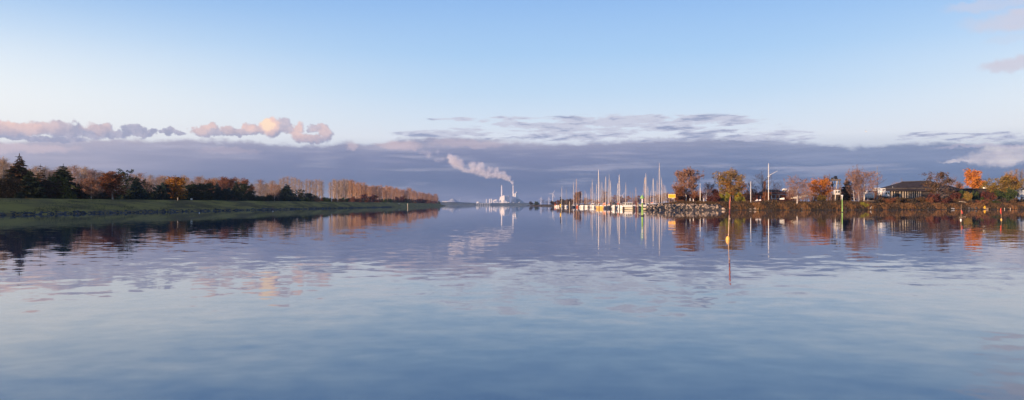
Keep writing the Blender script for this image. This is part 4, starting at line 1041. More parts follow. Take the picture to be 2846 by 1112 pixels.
    for s in (-1, 1): b.tube([(s*1.1, .6, 1.1), (s*1.05, 1.4, 1.7), (s*.5, 2.5, 1.85), (0, 3.1, 1.85)], .03, 4)
    b.build('rail', M['alu'], r)
    b = MB()
    for i, (y_, hh) in enumerate(((2.0, .2), (1.85, .16), (1.55, .22), (1.38, .22), (1.2, .20))): b.box((1.0, y_, 1.0), (.4, .05, hh), ry=.0)
    b.build('lettering', M['black'], r)
    # jetty in front of it
    Y = 252; j = thing('jetty', 'dark narrow timber jetty on piles in front of the cabin cruiser', 'jetty', (0, 0, 0))
    x0, x1 = X(1768, Y), X(1812, Y)
    MB().box(((x0+x1)/2, Y, .92), (x1-x0, 1.3, .14)).build('deck', M['dark_wood'], j)
    MB().box(((x0+x1)/2, Y-.62, .74), (x1-x0, .12, .2)).build('beam', M['dark_wood'], j)
    for px in (1770, 1783, 1797, 1809):
        MB().tube([(X(px, Y), Y-.3, -1), (X(px, Y), Y-.3, .95)], .16, 8).build('pile', M['dark_wood'], j)
    Y = 560; j = thing('jetty', 'low hazy jetty behind the yachts across the back of the marina', 'jetty', (0, 0, 0))
    x0, x1 = X(1600, Y), X(1850, Y); MB().box(((x0+x1)/2, Y, .7), (x1-x0, 2, .2)).build('deck', M['grey_white'], j)
    for px in range(1604, 1850, 22): MB().tube([(X(px, Y), Y, -1), (X(px, Y), Y, .6)], .2, 6).build('pile', M['dark_wood'], j)
    # mooring piles
    pile = None; gp = 'dark mooring piles among the yachts'
    spec = [(1583, 560, 470, 'pale_wood', 'tall pale mooring pile between the first white yachts'), (1600, 563, 440, 'dark_wood', None), (1590, 566, 420, 'dark_wood', None), (1608, 566, 410, 'dark_wood', None), (1624, 564, 400, 'dark_wood', None), (1637, 566, 380, 'dark_wood', None), (1651, 565, 300, 'bamboo', 'thin tan mooring pole at the left corner of the golden stern'), (1678, 566, 290, 'bamboo', 'thin tan mooring pole right of the golden stern'),
            (1686, 562, 280, 'dark_wood', None), (1696.5, 562, 268, 'dark_wood', 'tall black mooring pile at the left of the green canopied boat'), (1710.5, 563, 262, 'dark_wood', 'tall black mooring pile in front of the green canopied boat'), (1722, 565, 255, 'dark_wood', 'black mooring pile at the bow of the cabin cruiser'), (1733, 574, 238, 'dark_wood', 'short thick black pile in front of the cabin cruiser hull'), (1761, 572, 240, 'dark_wood', 'short thick black pile at the stern of the cabin cruiser'),
            (1773, 561, 246, 'wood', 'brown mooring pile left of the green beacon'), (1768, 559, 250, 'flag_dark', 'dark red pile beside the stern of the cabin cruiser'), (1806, 563, 246, 'dark_wood', 'black mooring pile at the left end of the boulders'), (1665, 568, 285, 'dark_wood', None), (1564, 566, 480, 'dark_wood', None), (1550, 566, 520, 'dark_wood', None)]
    for px, top, Y, m_, lab in spec:
        r_ = .17 if m_ != 'bamboo' else .09
        if px in (1733, 1761): r_ = .34
        b = MB().tube([(0, 0, -1), (0, 0, Zp(top, Y)-.08), (0, 0, Zp(top, Y))], [r_, r_*.95, r_*.6], 8); o = b.build('mooring_pile', M[m_]); o.location = (X(px, Y), Y, 0)
        tag(o, lab or 'dark mooring pile standing in the water among the yachts', 'mooring pile', gp if not lab else None)
marina()

# ------------------------------------------------------------------ marks in the water
def marker_buoy(px, py_float, py_top, label, flag, lean=(0, 0), ball=.10, pole='bamboo', fl='float_yellow', flagm='flag_red'):
    Y = EYE*FPX/(py_float+3*(py_float > 640)-HOR); r = thing('marker_buoy', label, 'marker buoy', (X(px, Y), Y, 0))
    h = Zp(py_top, Y); tx, ty = lean[0]*h, lean[1]*h
    s = ball
    MB().lathe([(.2*s, -1.1*s), (.8*s, -.7*s), (s, 0), (.95*s, .8*s), (.6*s, 1.5*s), (.15*s, 1.8*s)], n=12).build('float', M[fl], r, smooth=True)
    MB().tube([(0, 0, -.5), (tx*.5, ty*.5, h*.5), (tx, ty, h)], [.014*h*.7, .012*h*.7, .009*h*.6], 6).build('pole', M[pole], r)
    if flag == 'furled':
        b = MB(); pts = []; rad = []
        for i in range(9):
            f = 1-i*.066; pts.append((tx*f+.012*math.sin(i*2.1), ty*f+.012*math.cos(i*1.7), h*f)); rad.append([.018, .029, .034, .032, .028, .027, .032, .024, .015][i])
        b.tube(pts[:5], rad[:5], 7).build('flag', M['pole_red'], r)
        o = MB().tube([(p[0]+.012, p[1], p[2]) for p in pts[4:]], rad[4:], 7).build('flag_tail', M['flag_dark'], r)
        MB().poly([(tx*.52, ty*.52, h*.52), (tx*.52+.06, ty*.5, h*.50), (tx*.52+.035, ty*.5, h*.465), (tx*.5, ty*.5, h*.47), (tx*.52, ty*.52-.02, h*.5), ], [(0, 1, 4), (1, 2, 4), (2, 3, 4), (3, 0, 4), (0, 3, 2, 1)]).build('tie', M['bamboo'], r)
    elif flag == 'limp':
        b = MB(); pts = [(0, 0, h*.66), (.07, .0, h*.60), (.16, .02, h*.49), (.20, .03, h*.42), (.11, .02, h*.40), (.02, .0, h*.42)]
        b.v = [(tx*.55+x, ty+y-.012, z) for x, y, z in pts]+[(tx*.55+x, ty+y+.03, z-.01) for x, y, z in pts]; n = 6
        b.f = [tuple(range(n))[::-1], tuple(range(n, 2*n))]+[(i, (i+1) % n, (i+1) % n+n, i+n) for i in range(n)]
        b.build('flag', M[flagm], r)
    elif flag == 'hang':
        b = MB().tube([(tx*.97-.01, ty, h*.97), (tx*.85-.035, ty, h*.85), (tx*.7-.05, ty, h*.68), (tx*.6-.02, ty, h*.55), (tx*.5, ty, h*.46)], [.015, .05, .06, .055, .02], 7); b.build('flag', M[flagm], r)
    return r
def marks():
    marker_buoy(2023, 664, 547, 'tall bamboo marker with a yellow egg shaped float and a furled faded red flag', 'furled', lean=(.06, .02), ball=.095)
    marker_buoy(2670.5, 612, 568, 'marker pole with a small red flag drooping to its right', 'limp', ball=.08, fl='white', lean=(.03, 0))
    marker_buoy(2783, 611, 577, 'marker pole with a red flag hanging close to its left side, nearest the right edge', 'hang', ball=.08, lean=(-.02, 0))
    marker_buoy(758.5, 588, 570, 'small marker with a white float and thin red pole before the left dyke', None, ball=.085, pole='pole_red', fl='white')
    marker_buoy(554, 592.5, 577, 'small marker with a round white float and a dark stick, leftmost on the water', None, ball=.085, pole='black', fl='white')
    # tall green beacon poles
    def beacon(px, base, top, label, cap, w, m_, upper):
        Y = EYE*FPX/(base-HOR); h = Zp(top, Y); r = thing('beacon_pole', label, 'beacon', (X(px, Y), Y, 0))
        MB().tube([(0, 0, -1.2), (0, 0, .02), (-.02, 0, h*(.62 if cap else .9))], [w*.5, w*.48, w*.30], 12).build('pole', M[m_], r, smooth=True)
        MB().tube([(0, 0, .0), (0, 0, .12)], w*.58, 12).build('collar', M['black'], r)
        if cap:
            MB().tube([(-.02, 0, h*.62), (-.03, 0, h*.84)], [w*.26, w*.2], 10).build('neck', M['white'], r)
            MB().lathe([(.05, h*.82), (.30, h*.83), (.27, h*.87), (.14, h*.96), (.03, h)], (-.03, 0, 0), 10).build('cap', M['mark_dgreen'], r)
        else:
            MB().tube([(-.02, 0, h*.72), (-.03, 0, h*.985)], [w*.33, w*.30], 10).build('neck', M['white'], r)
            MB().lathe([(.24, 0), (.24, .12), (.14, .24), (.04, .28)], (-.03, 0, h*.955), 10).build('cap', M['grey_white'], r)
        return r
    beacon(1785.5, 600.5, 542, 'green beacon pole with a pointed green cap in front of the yachts', True, .34, 'mark_green', None)
    beacon(2341, 590, 543, 'pale green beacon pole with a white top in front of the spruce', False, .30, 'mark_green', None)
    # cardinal mark, black with a yellow band and two cones
    Y = EYE*FPX/(584.5-HOR); r = thing('cardinal_mark', 'black and yellow post with two black cones on top at the marina end', 'beacon', (X(1558, Y), Y, 0)); z = lambda py: Zp(py, Y)
    MB().tube([(0, 0, -1), (0, 0, z(576))], .17, 10).build('lower_post', M['black'], r); MB().tube([(0, 0, z(576)), (0, 0, z(567.5))], .18, 10).build('yellow_band', M['yellow'], r)
    MB().tube([(0, 0, z(567.5)), (0, 0, z(561))], .17, 10).build('upper_post', M['black'], r); MB().tube([(0, 0, z(561)), (0, 0, z(546))], .04, 6).build('staff', M['black'], r)
    c1 = MB().lathe([(.24, z(551)), (.22, z(550.6)), (.02, z(546.6))], n=10).build('topmark_cone', M['black'], r); c2 = MB().lathe([(.02, z(557.5)), (.22, z(553.6)), (.24, z(553.2))], n=10).build('topmark_cone', M['black'], r)
    # pale post off the left bank, and a thin dark stake off the marina point
    Y = 480; o = MB().tube([(0, 0, -1), (0, 0, Zp(566, Y))], .18, 8).build('mooring_pile', M['pale_wood']); o.location = (X(1133, Y), Y, 0); tag(o, 'lone pale pile in the water before the end of the left bank', 'mooring pile')
    Y = 900; o = MB().tube([(0, 0, -1), (0, 0, Zp(567, Y))], .22, 6).build('stake', M['dark_wood']); o.location = (X(1474, Y), Y, 0); tag(o, 'thin dark stake in the water off the tip of the marina point', 'stake')
marks()

# ------------------------------------------------------------------ on the left dyke
def left_things():
    Y = 212; x = X(532, Y); z = float(left_z(x, Y)); r = thing('notice_board', 'small white notice board on two posts on the dyke under the dark pines', 'notice board', (x, Y, z))
    MB().box((0, 0, Zp(553.6, Y)-z), (.52, .06, .42)).build('board', M['white'], r)
    for s in (-1, 1): MB().box((s*.2, .05, .2), (.06, .06, .9)).build('post', M['dark_wood'], r)
    Y = 202; x = X(494, Y); z = float(left_z(x, Y)); o = MB().box((0, 0, .35), (.12, .12, .9)).build('post', M['pale_wood']); o.location = (x, Y, z); o.name = 'path_post'; tag(o, 'short pale wooden post on the dyke below the golden tree', 'post')
    Y = 640; x = X(1109, Y); z = float(left_z(x, Y)); r = thing('small_sign', 'tiny white sign on the dyke below the dome shaped red bush', 'sign', (x, Y, z))
    MB().box((0, 0, .75), (.75, .08, .6)).build('board', M['white'], r); MB().box((0, .06, .2), (.1, .1, .9)).build('post', M['dark_wood'], r)
    # stones along the left waterline, too many and too small to count
    rng = np.random.RandomState(8); V = []; F = []; b = 0
    base = [rock_mesh(40+i) for i in range(6)]
    for i in range(1500):
        Y = 70+rng.rand()**1.7*480; d = rng.normal()*.55+.5; x = float(left_water(Y))-d; z = float(left_z(x, Y)); s = rng.uniform(.18, .55)*(1+Y/500)
        v, f = base[i % 6]; a = rng.uniform(0, 6.28); c, s_ = math.cos(a), math.sin(a)
        vv = v @ np.array([[c, s_, 0], [-s_, c, 0], [0, 0, .8]])*s+np.array([x, Y, z]); V.append(vv); F += [(p+b, q+b, w+b) for p, q, w in f]; b += 12
    tag(add('shore_stones', mesh(np.concatenate(V), np.array(F), 'shore_stones', [M['shore_stone']])), 'dark stones scattered along the left waterline', kind='stuff')
    def fn(lo, hi, d0, d1, h, k):
        def f(rng, n):
            Y = lo+rng.rand(n)**1.5*(hi-lo); d = rng.uniform(d0, d1, n); x = left_water(Y)-d; kp = hnoise(Y*.13, d*.5, k) > -.15; Y, d, x = Y[kp], d[kp], x[kp]
            return np.stack([x, Y, left_z(x, Y)-.04], 1), h*rng.uniform(.5, 1.4, len(Y)), np.full(len(Y), .022)
        return f
    scatter('dyke_tussocks', 'rough brownish grass low on the left dyke', 9000, fn(75, 420, 1.2, 5, .26, 3), leafmat('tussock_blades', (.16, .12, .045), (.09, .075, .03)), 11)
    scatter('dyke_grass_blades', 'short green grass over the left dyke', 16000, fn(75, 420, 3, 12, .22, 6), leafmat('grass_blades', (.085, .10, .03), (.05, .055, .022)), 12)
left_things()

# ------------------------------------------------------------------ on the right bank
def pole_thing(name, px, top, D, label, m_, r_=.09, n=8, cat='pole', lean=0.0):
    Y = RY(px, D); x = X(px, Y); z = float(right_z(x, Y)); h = Zp(top, Y)-z
    r = thing(name, label, cat, (x, Y, z-.2)); r.rotation_euler = (0, lean, 0)
    MB().tube([(0, 0, 0), (0, 0, h*.5), (0, 0, h+.2)], [r_, r_*.9, r_*.6], n).build('shaft', M[m_], r)
    MB().lathe([(r_*.7, 0), (r_*1.1, .06), (r_*.9, .14), (r_*.3, .18)], (0, 0, h+.2), 8).build('finial', M[m_], r)
    return r, x, Y, z, h
def right_things():
    # yellow sign
    Y = RY(1867, 8); x = X(1867.3, Y); z = float(right_z(x, Y)); zc = Zp(545, Y)
    r = thing('notice_sign', 'yellow rectangular harbour sign with a pale border above the boulders', 'sign', (x, Y, z), -.12)
    w, h = 19.5*Y/FPX, 10.5*Y/FPX
    MB().box((0, 0, zc-z), (w, .06, h)).build('board', M['sign_frame'], r)
    f = MB().box((0, -.04, zc-z), (w-.16, .04, h-.16)).build('face', M['sign_yellow'], r)
    b = MB(); rng = random.Random(2)
    def words(x0, x1, zz, hh):
        q = x0
        while q < x1:
            d = rng.uniform(.05, .09); k = hh*rng.uniform(.75, 1.1); b.box((q, -.064, zz), (d, .008, k)); q += d+rng.choice([.025, .03, .03, .09])
    words(-w*.38, -w*.16, zc-z+h*.24, .10); words(-w*.03, w*.36, zc-z+h*.22, .13); words(-w*.08, w*.30, zc-z-h*.12, .17)
    b.box((-w*.27, -.064, zc-z-h*.10), (.07, .008, .46), ry=.25); b.box((-w*.22, -.064, zc-z-h*.18), (.07, .008, .3), ry=-.35)
    b.build('lettering', M['sign_print'], f)
    for s in (-1, 1): MB().box((s*w*.36, .08, (zc-z)/2-.2), (.12, .12, zc-z+.6)).build('post', M['wood'], r)
    for px in (1868.4, 1871.8):
        Yl = Y-1.2; xl = X(px, Yl); zl = float(right_z(xl, Yl)); g = thing('bank_lamp', 'small round white lamp on a short post below the yellow sign', 'lamp', (xl, Yl, zl), 0, 'pair of small lamps below the yellow sign')
        MB().tube([(0, 0, -.2), (0, 0, Zp(553.5, Yl)-zl)], .05, 6).build('post', M['dark_wood'], g); MB().lathe([(.04, -.14), (.14, -.08), (.16, 0), (.13, .1), (.03, .15)], (0, 0, Zp(552.6, Yl)-zl), 10).build('globe', M['white'], g)
    # poles
    pole_thing('flagpole', 1874, 492, 24, 'thin dark pole left of the tall weeping birch', 'mast_grey', .07)
    pole_thing('flagpole', 1946, 512, 11, 'short bright white pole between the two big birches', 'white', .10)
    pole_thing('flagpole', 1963.5, 504, 17, 'thin pale pole in front of the small purple tree', 'grey_white', .07)
    pole_thing('flagpole', 1922.5, 511, 15, 'reddish pole at the right side of the tall weeping birch', 'mast_wood', .10)
    pole_thing('flagpole', 2000, 481, 30, 'white pole half hidden by the left side of the broad olive birch', 'white', .10)
    pole_thing('flagpole', 2086.5, 506, 8, 'thin white post on the bank right of the broad olive birch', 'white', .10)
    pole_thing('flagpole', 2481, 520, 40, 'short pale pole left of the pinkish birch', 'grey_white', .08)
    pole_thing('flagpole', 2484.5, 526, 42, 'lowest pale pole beside the pinkish birch', 'grey_white', .08)
    pole_thing('flagpole', 2605, 491, 22, 'short pale mast in front of the hipped roof ridge', 'grey_white', .09)
    def gaff_pole(px, top, D, cross, tip, label, m_, r_, foot):
        r, x, Y, z, h = pole_thing('flagpole', px, top, D, label, m_, r_, cat='flagpole')
        zc = Zp(cross, Y)-z+.2; k = Y/FPX
        MB().tube([(-3.8*k, 0, zc), (3.8*k, 0, zc)], r_*.5, 6).build('yardarm', M[m_], r)
        zt = Zp(tip[1], Y)-z+.2; zf = Zp(foot, Y)-z+.2
        MB().tube([(.1, 0, zf), ((tip[0]-px)*k, -.3, zt)], [r_*.6, r_*.35], 6).build('gaff', M[m_], r)
        b = MB()
        for s in (-1, 1): b.tube([(s*3.6*k, 0, zc), (0, 0, h*.97)], .02, 3); b.tube([(s*3.6*k, 0, zc), (s*1.2, 0, .4)], .02, 3)
        b.build('rigging', M['wire'], r); return r
    gaff_pole(2136, 456, 13, 490.5, (2160, 475), 'tall white flagpole with a yardarm and slanting gaff before the clubhouse', 'white', .115, 488)
    gaff_pole(2438, 464, 18, 508, (2464, 497), 'dark flagpole with a slanting black gaff right of the tallest birch', 'mast_grey', .13, 514)
    # wooden tower
    Y = RY(2320, 11); cx = X(2320.5, Y); z = float(right_z(cx, Y)); k = Y/FPX
    r = thing('wooden_tower', 'open wooden tower on splayed legs with a dark round drum on top', 'tower', (cx, Y, z-.1)); zz = lambda py: Zp(py, Y)-z+.1
    for a, b_, yo, m_ in (((2308, 503), (2295.5, 556), .8, 'tower_wood'), ((2323.5, 502), (2315, 557), -1.6, 'pale_wood'), ((2331.5, 503), (2334.5, 550), -.6, 'tower_wood'), ((2318, 503), (2322, 552), 2.2, 'dark_wood')):
        A = Vector(((a[0]-2320.5)*k, yo*.6, zz(a[1]))); B_ = Vector(((b_[0]-2320.5)*k, yo, 0)); mid = (A+B_)/2+Vector(((A.x-B_.x)*-.10*-1, 0, 0)); mid.x += (1 if B_.x > A.x else -1)*.25
        MB().tube([A, mid, B_], [.13, .14, .16], 8).build('leg', M[m_], r)
    MB().box(((2319.5-2320.5)*k, -.3, zz(500.5)), (26*k, 2.4, 4*k)).build('platform', M['tower_wood'], r)
    b = MB()
    for px in (2309, 2316, 2324, 2331): b.tube([((px-2320.5)*k, -.9, zz(503)), ((px-2320.5)*k*1.05, -.9, zz(510.5))], .07, 6)
    b.build('hanging_post', M['dark_wood'], r)['kind'] = 'stuff'
    MB().box((0, -.2, zz(511)), (28*k, 1.8, 1.1*k)).build('crossbeam', M['tower_wood'], r)
    for (a, b_) in (((2304, 512), (2311, 503)), ((2331, 503), (2333, 512))): MB().tube([((a[0]-2320.5)*k, -.8, zz(a[1])), ((b_[0]-2320.5)*k, -.8, zz(b_[1]))], .08, 6).build('brace', M['pale_wood'], r)
    dr = MB().lathe([(.02, -.3), (.42, -.3), (.5, -.2), (.5, .2), (.42, .3), (.02, .3)], n=14); dr.v = [(x, z_, y) for x, y, z_ in dr.v]; d = dr.build('drum', M['black'], r, (.02*1, -.4, zz(493.5)))
    MB().box(((2312.5-2320.5)*k, -.3, zz(496)), (4.2*k, .8, 4.2*k)).build('winch_box', M['dark_wood'], r); MB().box(((2324.5-2320.5)*k, -.3, zz(497)), (5*k, .7, 2*k)).build('axle_bearing', M['black'], r)
    MB().tube([((2313-2320.5)*k, 0, zz(511)), ((2315-2320.5)*k, .3, zz(520))], [.5, .12], 7).build('hopper', M['dark_wood'], r)
    # clubhouse behind the flagpole
    D = 34; Y = RY(2155, D); k = Y/FPX; z = float(right_z(X(2155, Y), Y)); r = thing('clubhouse', 'low dark roofed clubhouse with red brick walls and a white balcony rail', 'house', (X(2155, Y), Y, z), 0)
    xx = lambda px: (px-2155)*k; zz = lambda py: Zp(py, Y)-z
    MB().box((xx(2158), 4, zz(550)), (62*k, 8, (556-538)*k+1.5)).build('wall', M['red_brick'], r)
    rf = MB().poly([(xx(2121), -1, zz(541)), (xx(2196), -1, zz(540)), (xx(2196), 9.5, zz(540)), (xx(2121), 9.5, zz(541)), (xx(2136), 4.2, zz(526)), (xx(2170), 4.2, zz(526))], [(0, 1, 5, 4), (1, 2, 5), (2, 3, 4, 5), (3, 0, 4), (0, 3, 2, 1)]).build('roof', M['roof_dark'], r)
    MB().box((xx(2162), -1.1, zz(540.8)), (44*k, .12, .9*k)).build('balcony_rail', M['grey_white'], r)
    for px in (2141, 2151.5, 2163, 2182): MB().box((xx(px), -1.0, zz(548)), (.16, .16, 15*k)).build('post', M['grey_white'], r)
    for px in (2146, 2157, 2168, 2177): MB().box((xx(px), -.03, zz(547)), (7*k, .12, 7*k)).build('window', M['glass'], r)
    MB().box((xx(2152), -1.3, zz(552.5)), (24*k, .12, 1.1*k)).build('terrace_rail', M['white'], r)
    MB().box((xx(2139.7), 5.5, zz(516)), (.62, .7, 26*k)).build('chimney', M['chimney_brick'], r)
    D = 26; Y = RY(2112, D); k = Y/FPX; z = float(right_z(X(2112, Y), Y)); r = thing('brick_shed', 'low red brick shed with light arched openings left of the clubhouse', 'shed', (X(2112, Y), Y, z)); zz = lambda py: Zp(py, Y)-z
    MB().box((0, 2.5, zz(549)), (18*k, 5, 17*k+.5)).build('wall', M['red_brick'], r); MB().box((0, 2.3, zz(540.3)), (20*k, 6, 1.6*k)).build('roof', M['roof_dark'], r)
    for px in (2108, 2113.5, 2118): MB().box(((px-2112)*k, -.02, zz(548)), (2.2*k, .1, 7*k)).build('opening', M['white'] if px == 2113.5 else M['glass'], r)
    # hipped roof house
    D = 33; Y = RY(2560, D); k = Y/FPX; z = float(right_z(X(2560, Y), Y)); x0 = X(2570, Y); r = thing('boathouse', 'large low house with a brown hipped roof and a row of pale upright boards', 'house', (x0, Y, z)); xx = lambda px: (px-2570)*k; zz = lambda py: Zp(py, Y)-z
    MB().box(((xx(2484)+xx(2664))/2, 8, zz(540)), (178*k, 15.4, 21*k+2)).build('wall', M['grey_wall'], r)
    e = zz(529.5); rd = zz(503)
    rf = MB().poly([(xx(2473), -1.2, e), (xx(2684), -1.2, e), (xx(2684), 17.5, e), (xx(2473), 17.5, e), (xx(2536), 8.2, rd-.2), (xx(2620), 8.2, rd+.25), (xx(2473), -1.2, e-.3), (xx(2684), -1.2, e-.3), (xx(2684), 17.5, e-.3), (xx(2473), 17.5, e-.3)],
        [(0, 1, 5, 4), (1, 2, 5), (2, 3, 4, 5), (3, 0, 4), (0, 6, 7, 1), (1, 7, 8, 2), (2, 8, 9, 3), (3, 9, 6, 0), (6, 9, 8, 7)]).build('roof', M['roof_brown'], r)
    MB().tube([(xx(2536), 8.2, rd-.1), (xx(2620), 8.2, rd+.35)], .16, 6).build('ridge_cap', M['grey_wall'], rf)
    bm = MB().box((0, 0, 0), (.26, .14, 20*k)); me = mesh(bm.v, bm.f, 'board', [M['pale_wood']])
    for i, px in enumerate((2478, 2485, 2500, 2508.5, 2515.5, 2522, 2528, 2534, 2540, 2546.5, 2552, 2557.5)):
        o = bpy.data.objects.new('board', me); COL.objects.link(o); o.parent = r; o.location = (xx(px), -.35, zz(540)); o.scale = (random.uniform(.7, 1.2), 1, 1)
    for px in (2504, 2512, 2519, 2531, 2543, 2560): MB().box((xx(px), .27, zz(540)), (3.6*k, .16, 14*k)).build('window', M['glass'], r)
    # flat roofed shed to the right
    D = 27; Y = RY(2735, D); k = Y/FPX; z = float(right_z(X(2735, Y), Y)); r = thing('flat_roofed_shed', 'long dark flat roofed shed behind the bushes near the right edge', 'shed', (X(2735, Y), Y, z)); xx = lambda px: (px-2735)*k; zz = lambda py: Zp(py, Y)-z
    MB().box((xx(2733), 4, zz(541)), (136*k, 7, 32*k)).build('wall', M['roof_dark'], r); MB().box((xx(2733), 3.8, zz(524.5)), (142*k, 8.4, 1.6*k)).build('roof', M['grey_wall'], r)
    for px in (2696, 2770): MB().box((xx(px), .42, zz(538)), (9*k, .12, 9*k)).build('window', M['glass'], r)
    for px, w_, lab in ((2690, 10, 'small white dinghy lying upside down on the flat shed roof, the left one'), (2746, 14, 'white boat lying upside down on the flat shed roof, the right one')):
        V, H, Dk = hull_mesh(w_*k, 1.1, .45, .3); V = [(a, b, -c+.5) for a, b, c in V]; o = add('upturned_dinghy', mesh(V, [f[::-1] for f in H]+Dk, 'dinghy', [M['white']])); o.location = (X(px, Y), Y+1.5, z+zz(523.3)); o.rotation_euler = (0, 0, math.pi/2); tag(o, lab, 'dinghy')
    D = 20; Y = RY(2840, D); k = Y/FPX; z = float(right_z(X(2840, Y), Y)); r = thing('pale_shed', 'pale grey shed at the right edge', 'shed', (X(2846, Y), Y, z)); zz = lambda py: Zp(py, Y)-z
    MB().box((0, 2.5, zz(536)), (24*k, 5, 17*k+1)).build('wall', M['metal_shade'], r); MB().prism([(-13*k, zz(527.5)), (13*k, zz(527.5)), (0, zz(523))], -.4, 5.4).build('roof', M['roof_dark'], r)
    # boats and caravans laid up ashore
    def caravan(px, py0, py1, D, wpx, lab, boat=False):
        Y = RY(px, D); k = Y/FPX; x = X(px, Y); z = float(right_z(x, Y)); r = thing('laid_up_boat' if boat else 'caravan', lab, 'boat' if boat else 'caravan', (x, Y, z)); zz = lambda py: Zp(py, Y)-z; L = wpx*k; h = (py1-py0)*k
        if boat:
            V, H, Dk = hull_mesh(L, 2.2, h*.6, .4); o = add('hull', mesh(V, H, 'hull', [M['grey_white']]), r, (0, 0, zz(py1))); o.rotation_euler = (0, 0, math.pi/2)
            o = add('deck', mesh([(a*.98, b*.98, c-.02) for a, b, c in V], Dk, 'deck', [M['grey_white']]), r, (0, 0, zz(py1))); o.rotation_euler = (0, 0, math.pi/2)
            c = MB().box((L*.08, 0, zz(py1)+h*.8), (L*.5, 1.5, h*.42), taper=.85).build('cabin', M['white'], r); MB().box((L*.08, -.72, zz(py1)+h*.82), (L*.36, .08, h*.16)).build('window', M['glass'], c)
            for s in (-.3, .3): MB().box((s*L, 0, zz(py1)/2), (.14, 1.4, zz(py1)+.3)).build('cradle', M['dark_wood'], r)
        else:
            b = MB().prism([(-L/2, zz(py1)), (L/2, zz(py1)), (L/2*.98, zz(py0)-h*.25), (L/2*.85, zz(py0)), (-L/2*.85, zz(py0)), (-L/2*.98, zz(py0)-h*.25)], 0, 2.2).build('body', M['white' if px == 2328 else 'grey_white'], r)
            for s in (-.26, .22): MB().box((s*L, -.03, zz(py0)-h*.42), (L*.3, .1, h*.34)).build('window', M['glass'], r)
            for s in (-.2, .2):
                w = MB().lathe([(.02, -.1), (.32, -.1), (.34, 0), (.32, .1), (.02, .1)], n=10); w.v = [(a, c, b_) for a, b_, c in w.v]; w.build('wheel', M['black'], r, (s*L, .3, .32))
            MB().box((0, 1.1, zz(py1)/2+.2), (L*.5, 1.6, max(.15, zz(py1)-.4))).build('chassis', M['dark_wood'], r)
    caravan(2328, 528, 541, 26, 15, 'white rounded caravan behind the right leg of the wooden tower')
    caravan(2414, 529, 550, 24, 26, 'white cabin boat laid up ashore right of the tallest birch', True)
    caravan(2440, 522, 530, 40, 15, 'grey white caravan roof left of the dark flagpole foot')
    caravan(2452, 524, 545, 30, 22, 'white boat laid up ashore just right of the dark flagpole', True)
    caravan(2467, 531, 546, 24, 13, 'white caravan with dark windows beside the big hipped roof house')
    caravan(2180, 524, 529, 60, 12, 'small white boat laid up behind the clubhouse roof', True)
    caravan(2199, 527, 531, 62, 18, 'white boat top peeping right of the clubhouse roof', True)
    # long pale hull and upturned dinghies among the scrub
    def dinghy(px, py, D, L, rz, lab, m_='white', up=True, ry=0.0):
        Y = RY(px, D); V, H, Dk = hull_mesh(L, L*.36, L*.13, .4); V = [(a, b, (-c+L*.14) if up else c) for a, b, c in V]
        o = add('dinghy', mesh(V, ([f[::-1] for f in H]+Dk) if up else H, 'dinghy', [M[m_]])); o.location = (X(px, Y), Y, Zp(py, Y)); o.rotation_euler = (0, ry, rz); tag(o, lab, 'dinghy'); return o
    dinghy(2173.5, 554, 7, 1.3, math.pi/2-.2, 'white dinghy lying upside down and tilted before the clubhouse', ry=-.35)
    dinghy(2208, 552, 9.5, 2.0, math.pi/2, 'pale low boat upside down just left of the white birch trunk', 'cream')
    dinghy(2221, 550.5, 10, 1.8, math.pi/2, 'pale low boat upside down touching the white birch trunk', 'cream', ry=-.15)
    dinghy(2235, 546.5, 11, 2.0, math.pi/2, 'cream boat upside down and tilted left of the bright orange maple', 'cream', ry=-.3)
    dinghy(2648, 580, .6, 1.2, math.pi/2+.3, 'small pale grey rowing boat at the waterline below the deep red bush', 'grey_canvas', False)
    dinghy(2738, 580, .5, 1.9, math.pi/2-.2, 'small open dinghy with a yellow tarp at the waterline near the right edge', 'wood', False)
    Y = RY(2736.5, .5); o = MB().box((0, 0, .45), (.5, .6, .9), taper=.45, ry=.15).build('tarpaulin', M['yellow']); o.location = (X(2736.5, Y), Y, .32); tag(o, 'yellow tarpaulin bundle lying in the small open dinghy', 'tarpaulin')
    dinghy(2103, 558, 6.5, .7, math.pi/2, 'little white dinghy right of the thin white post, the left of two', 'white'); dinghy(2111, 558, 6.8, .8, math.pi/2, 'little white dinghy right of the thin white post, the right of two', 'white')
    # small things
    Y = RY(2675, 3); o = MB().box((0, 0, 0), (20*Y/FPX, .25, .12), ry=.13).build('plank', M['pale_wood']); o.name = 'tilted_plank'; o.location = (X(2675, Y), Y, Zp(561, Y)); tag(o, 'pale plank lying tilted on the scrub above the drooping red flag', 'plank')
    Y = RY(2416, 5); r = thing('landing_stage', 'short timber landing stage under the white birches', 'jetty', (X(2416, Y), Y, 0)); MB().box((0, 0, Zp(558.5, Y)), (20*Y/FPX, 1.6, .14)).build('deck', M['wood'], r)
    for s in (-.9, .9): MB().box((s, 0, Zp(558.5, Y)/2-.1), (.14, .14, Zp(558.5, Y)-.05)).build('post', M['dark_wood'], r)
    for px, lab in ((2792, 'small pale stake at the waterline, left of the pair near the right edge'), (2808, 'small pale stake at the waterline, right of the pair near the right edge')):
        Y = RY(px, .2); o = MB().tube([(0, 0, -.5), (0, 0, .55)], .09, 6).build('stake', M['pale_wood']); o.location = (X(px, Y), Y, 0); tag(o, lab, 'stake')
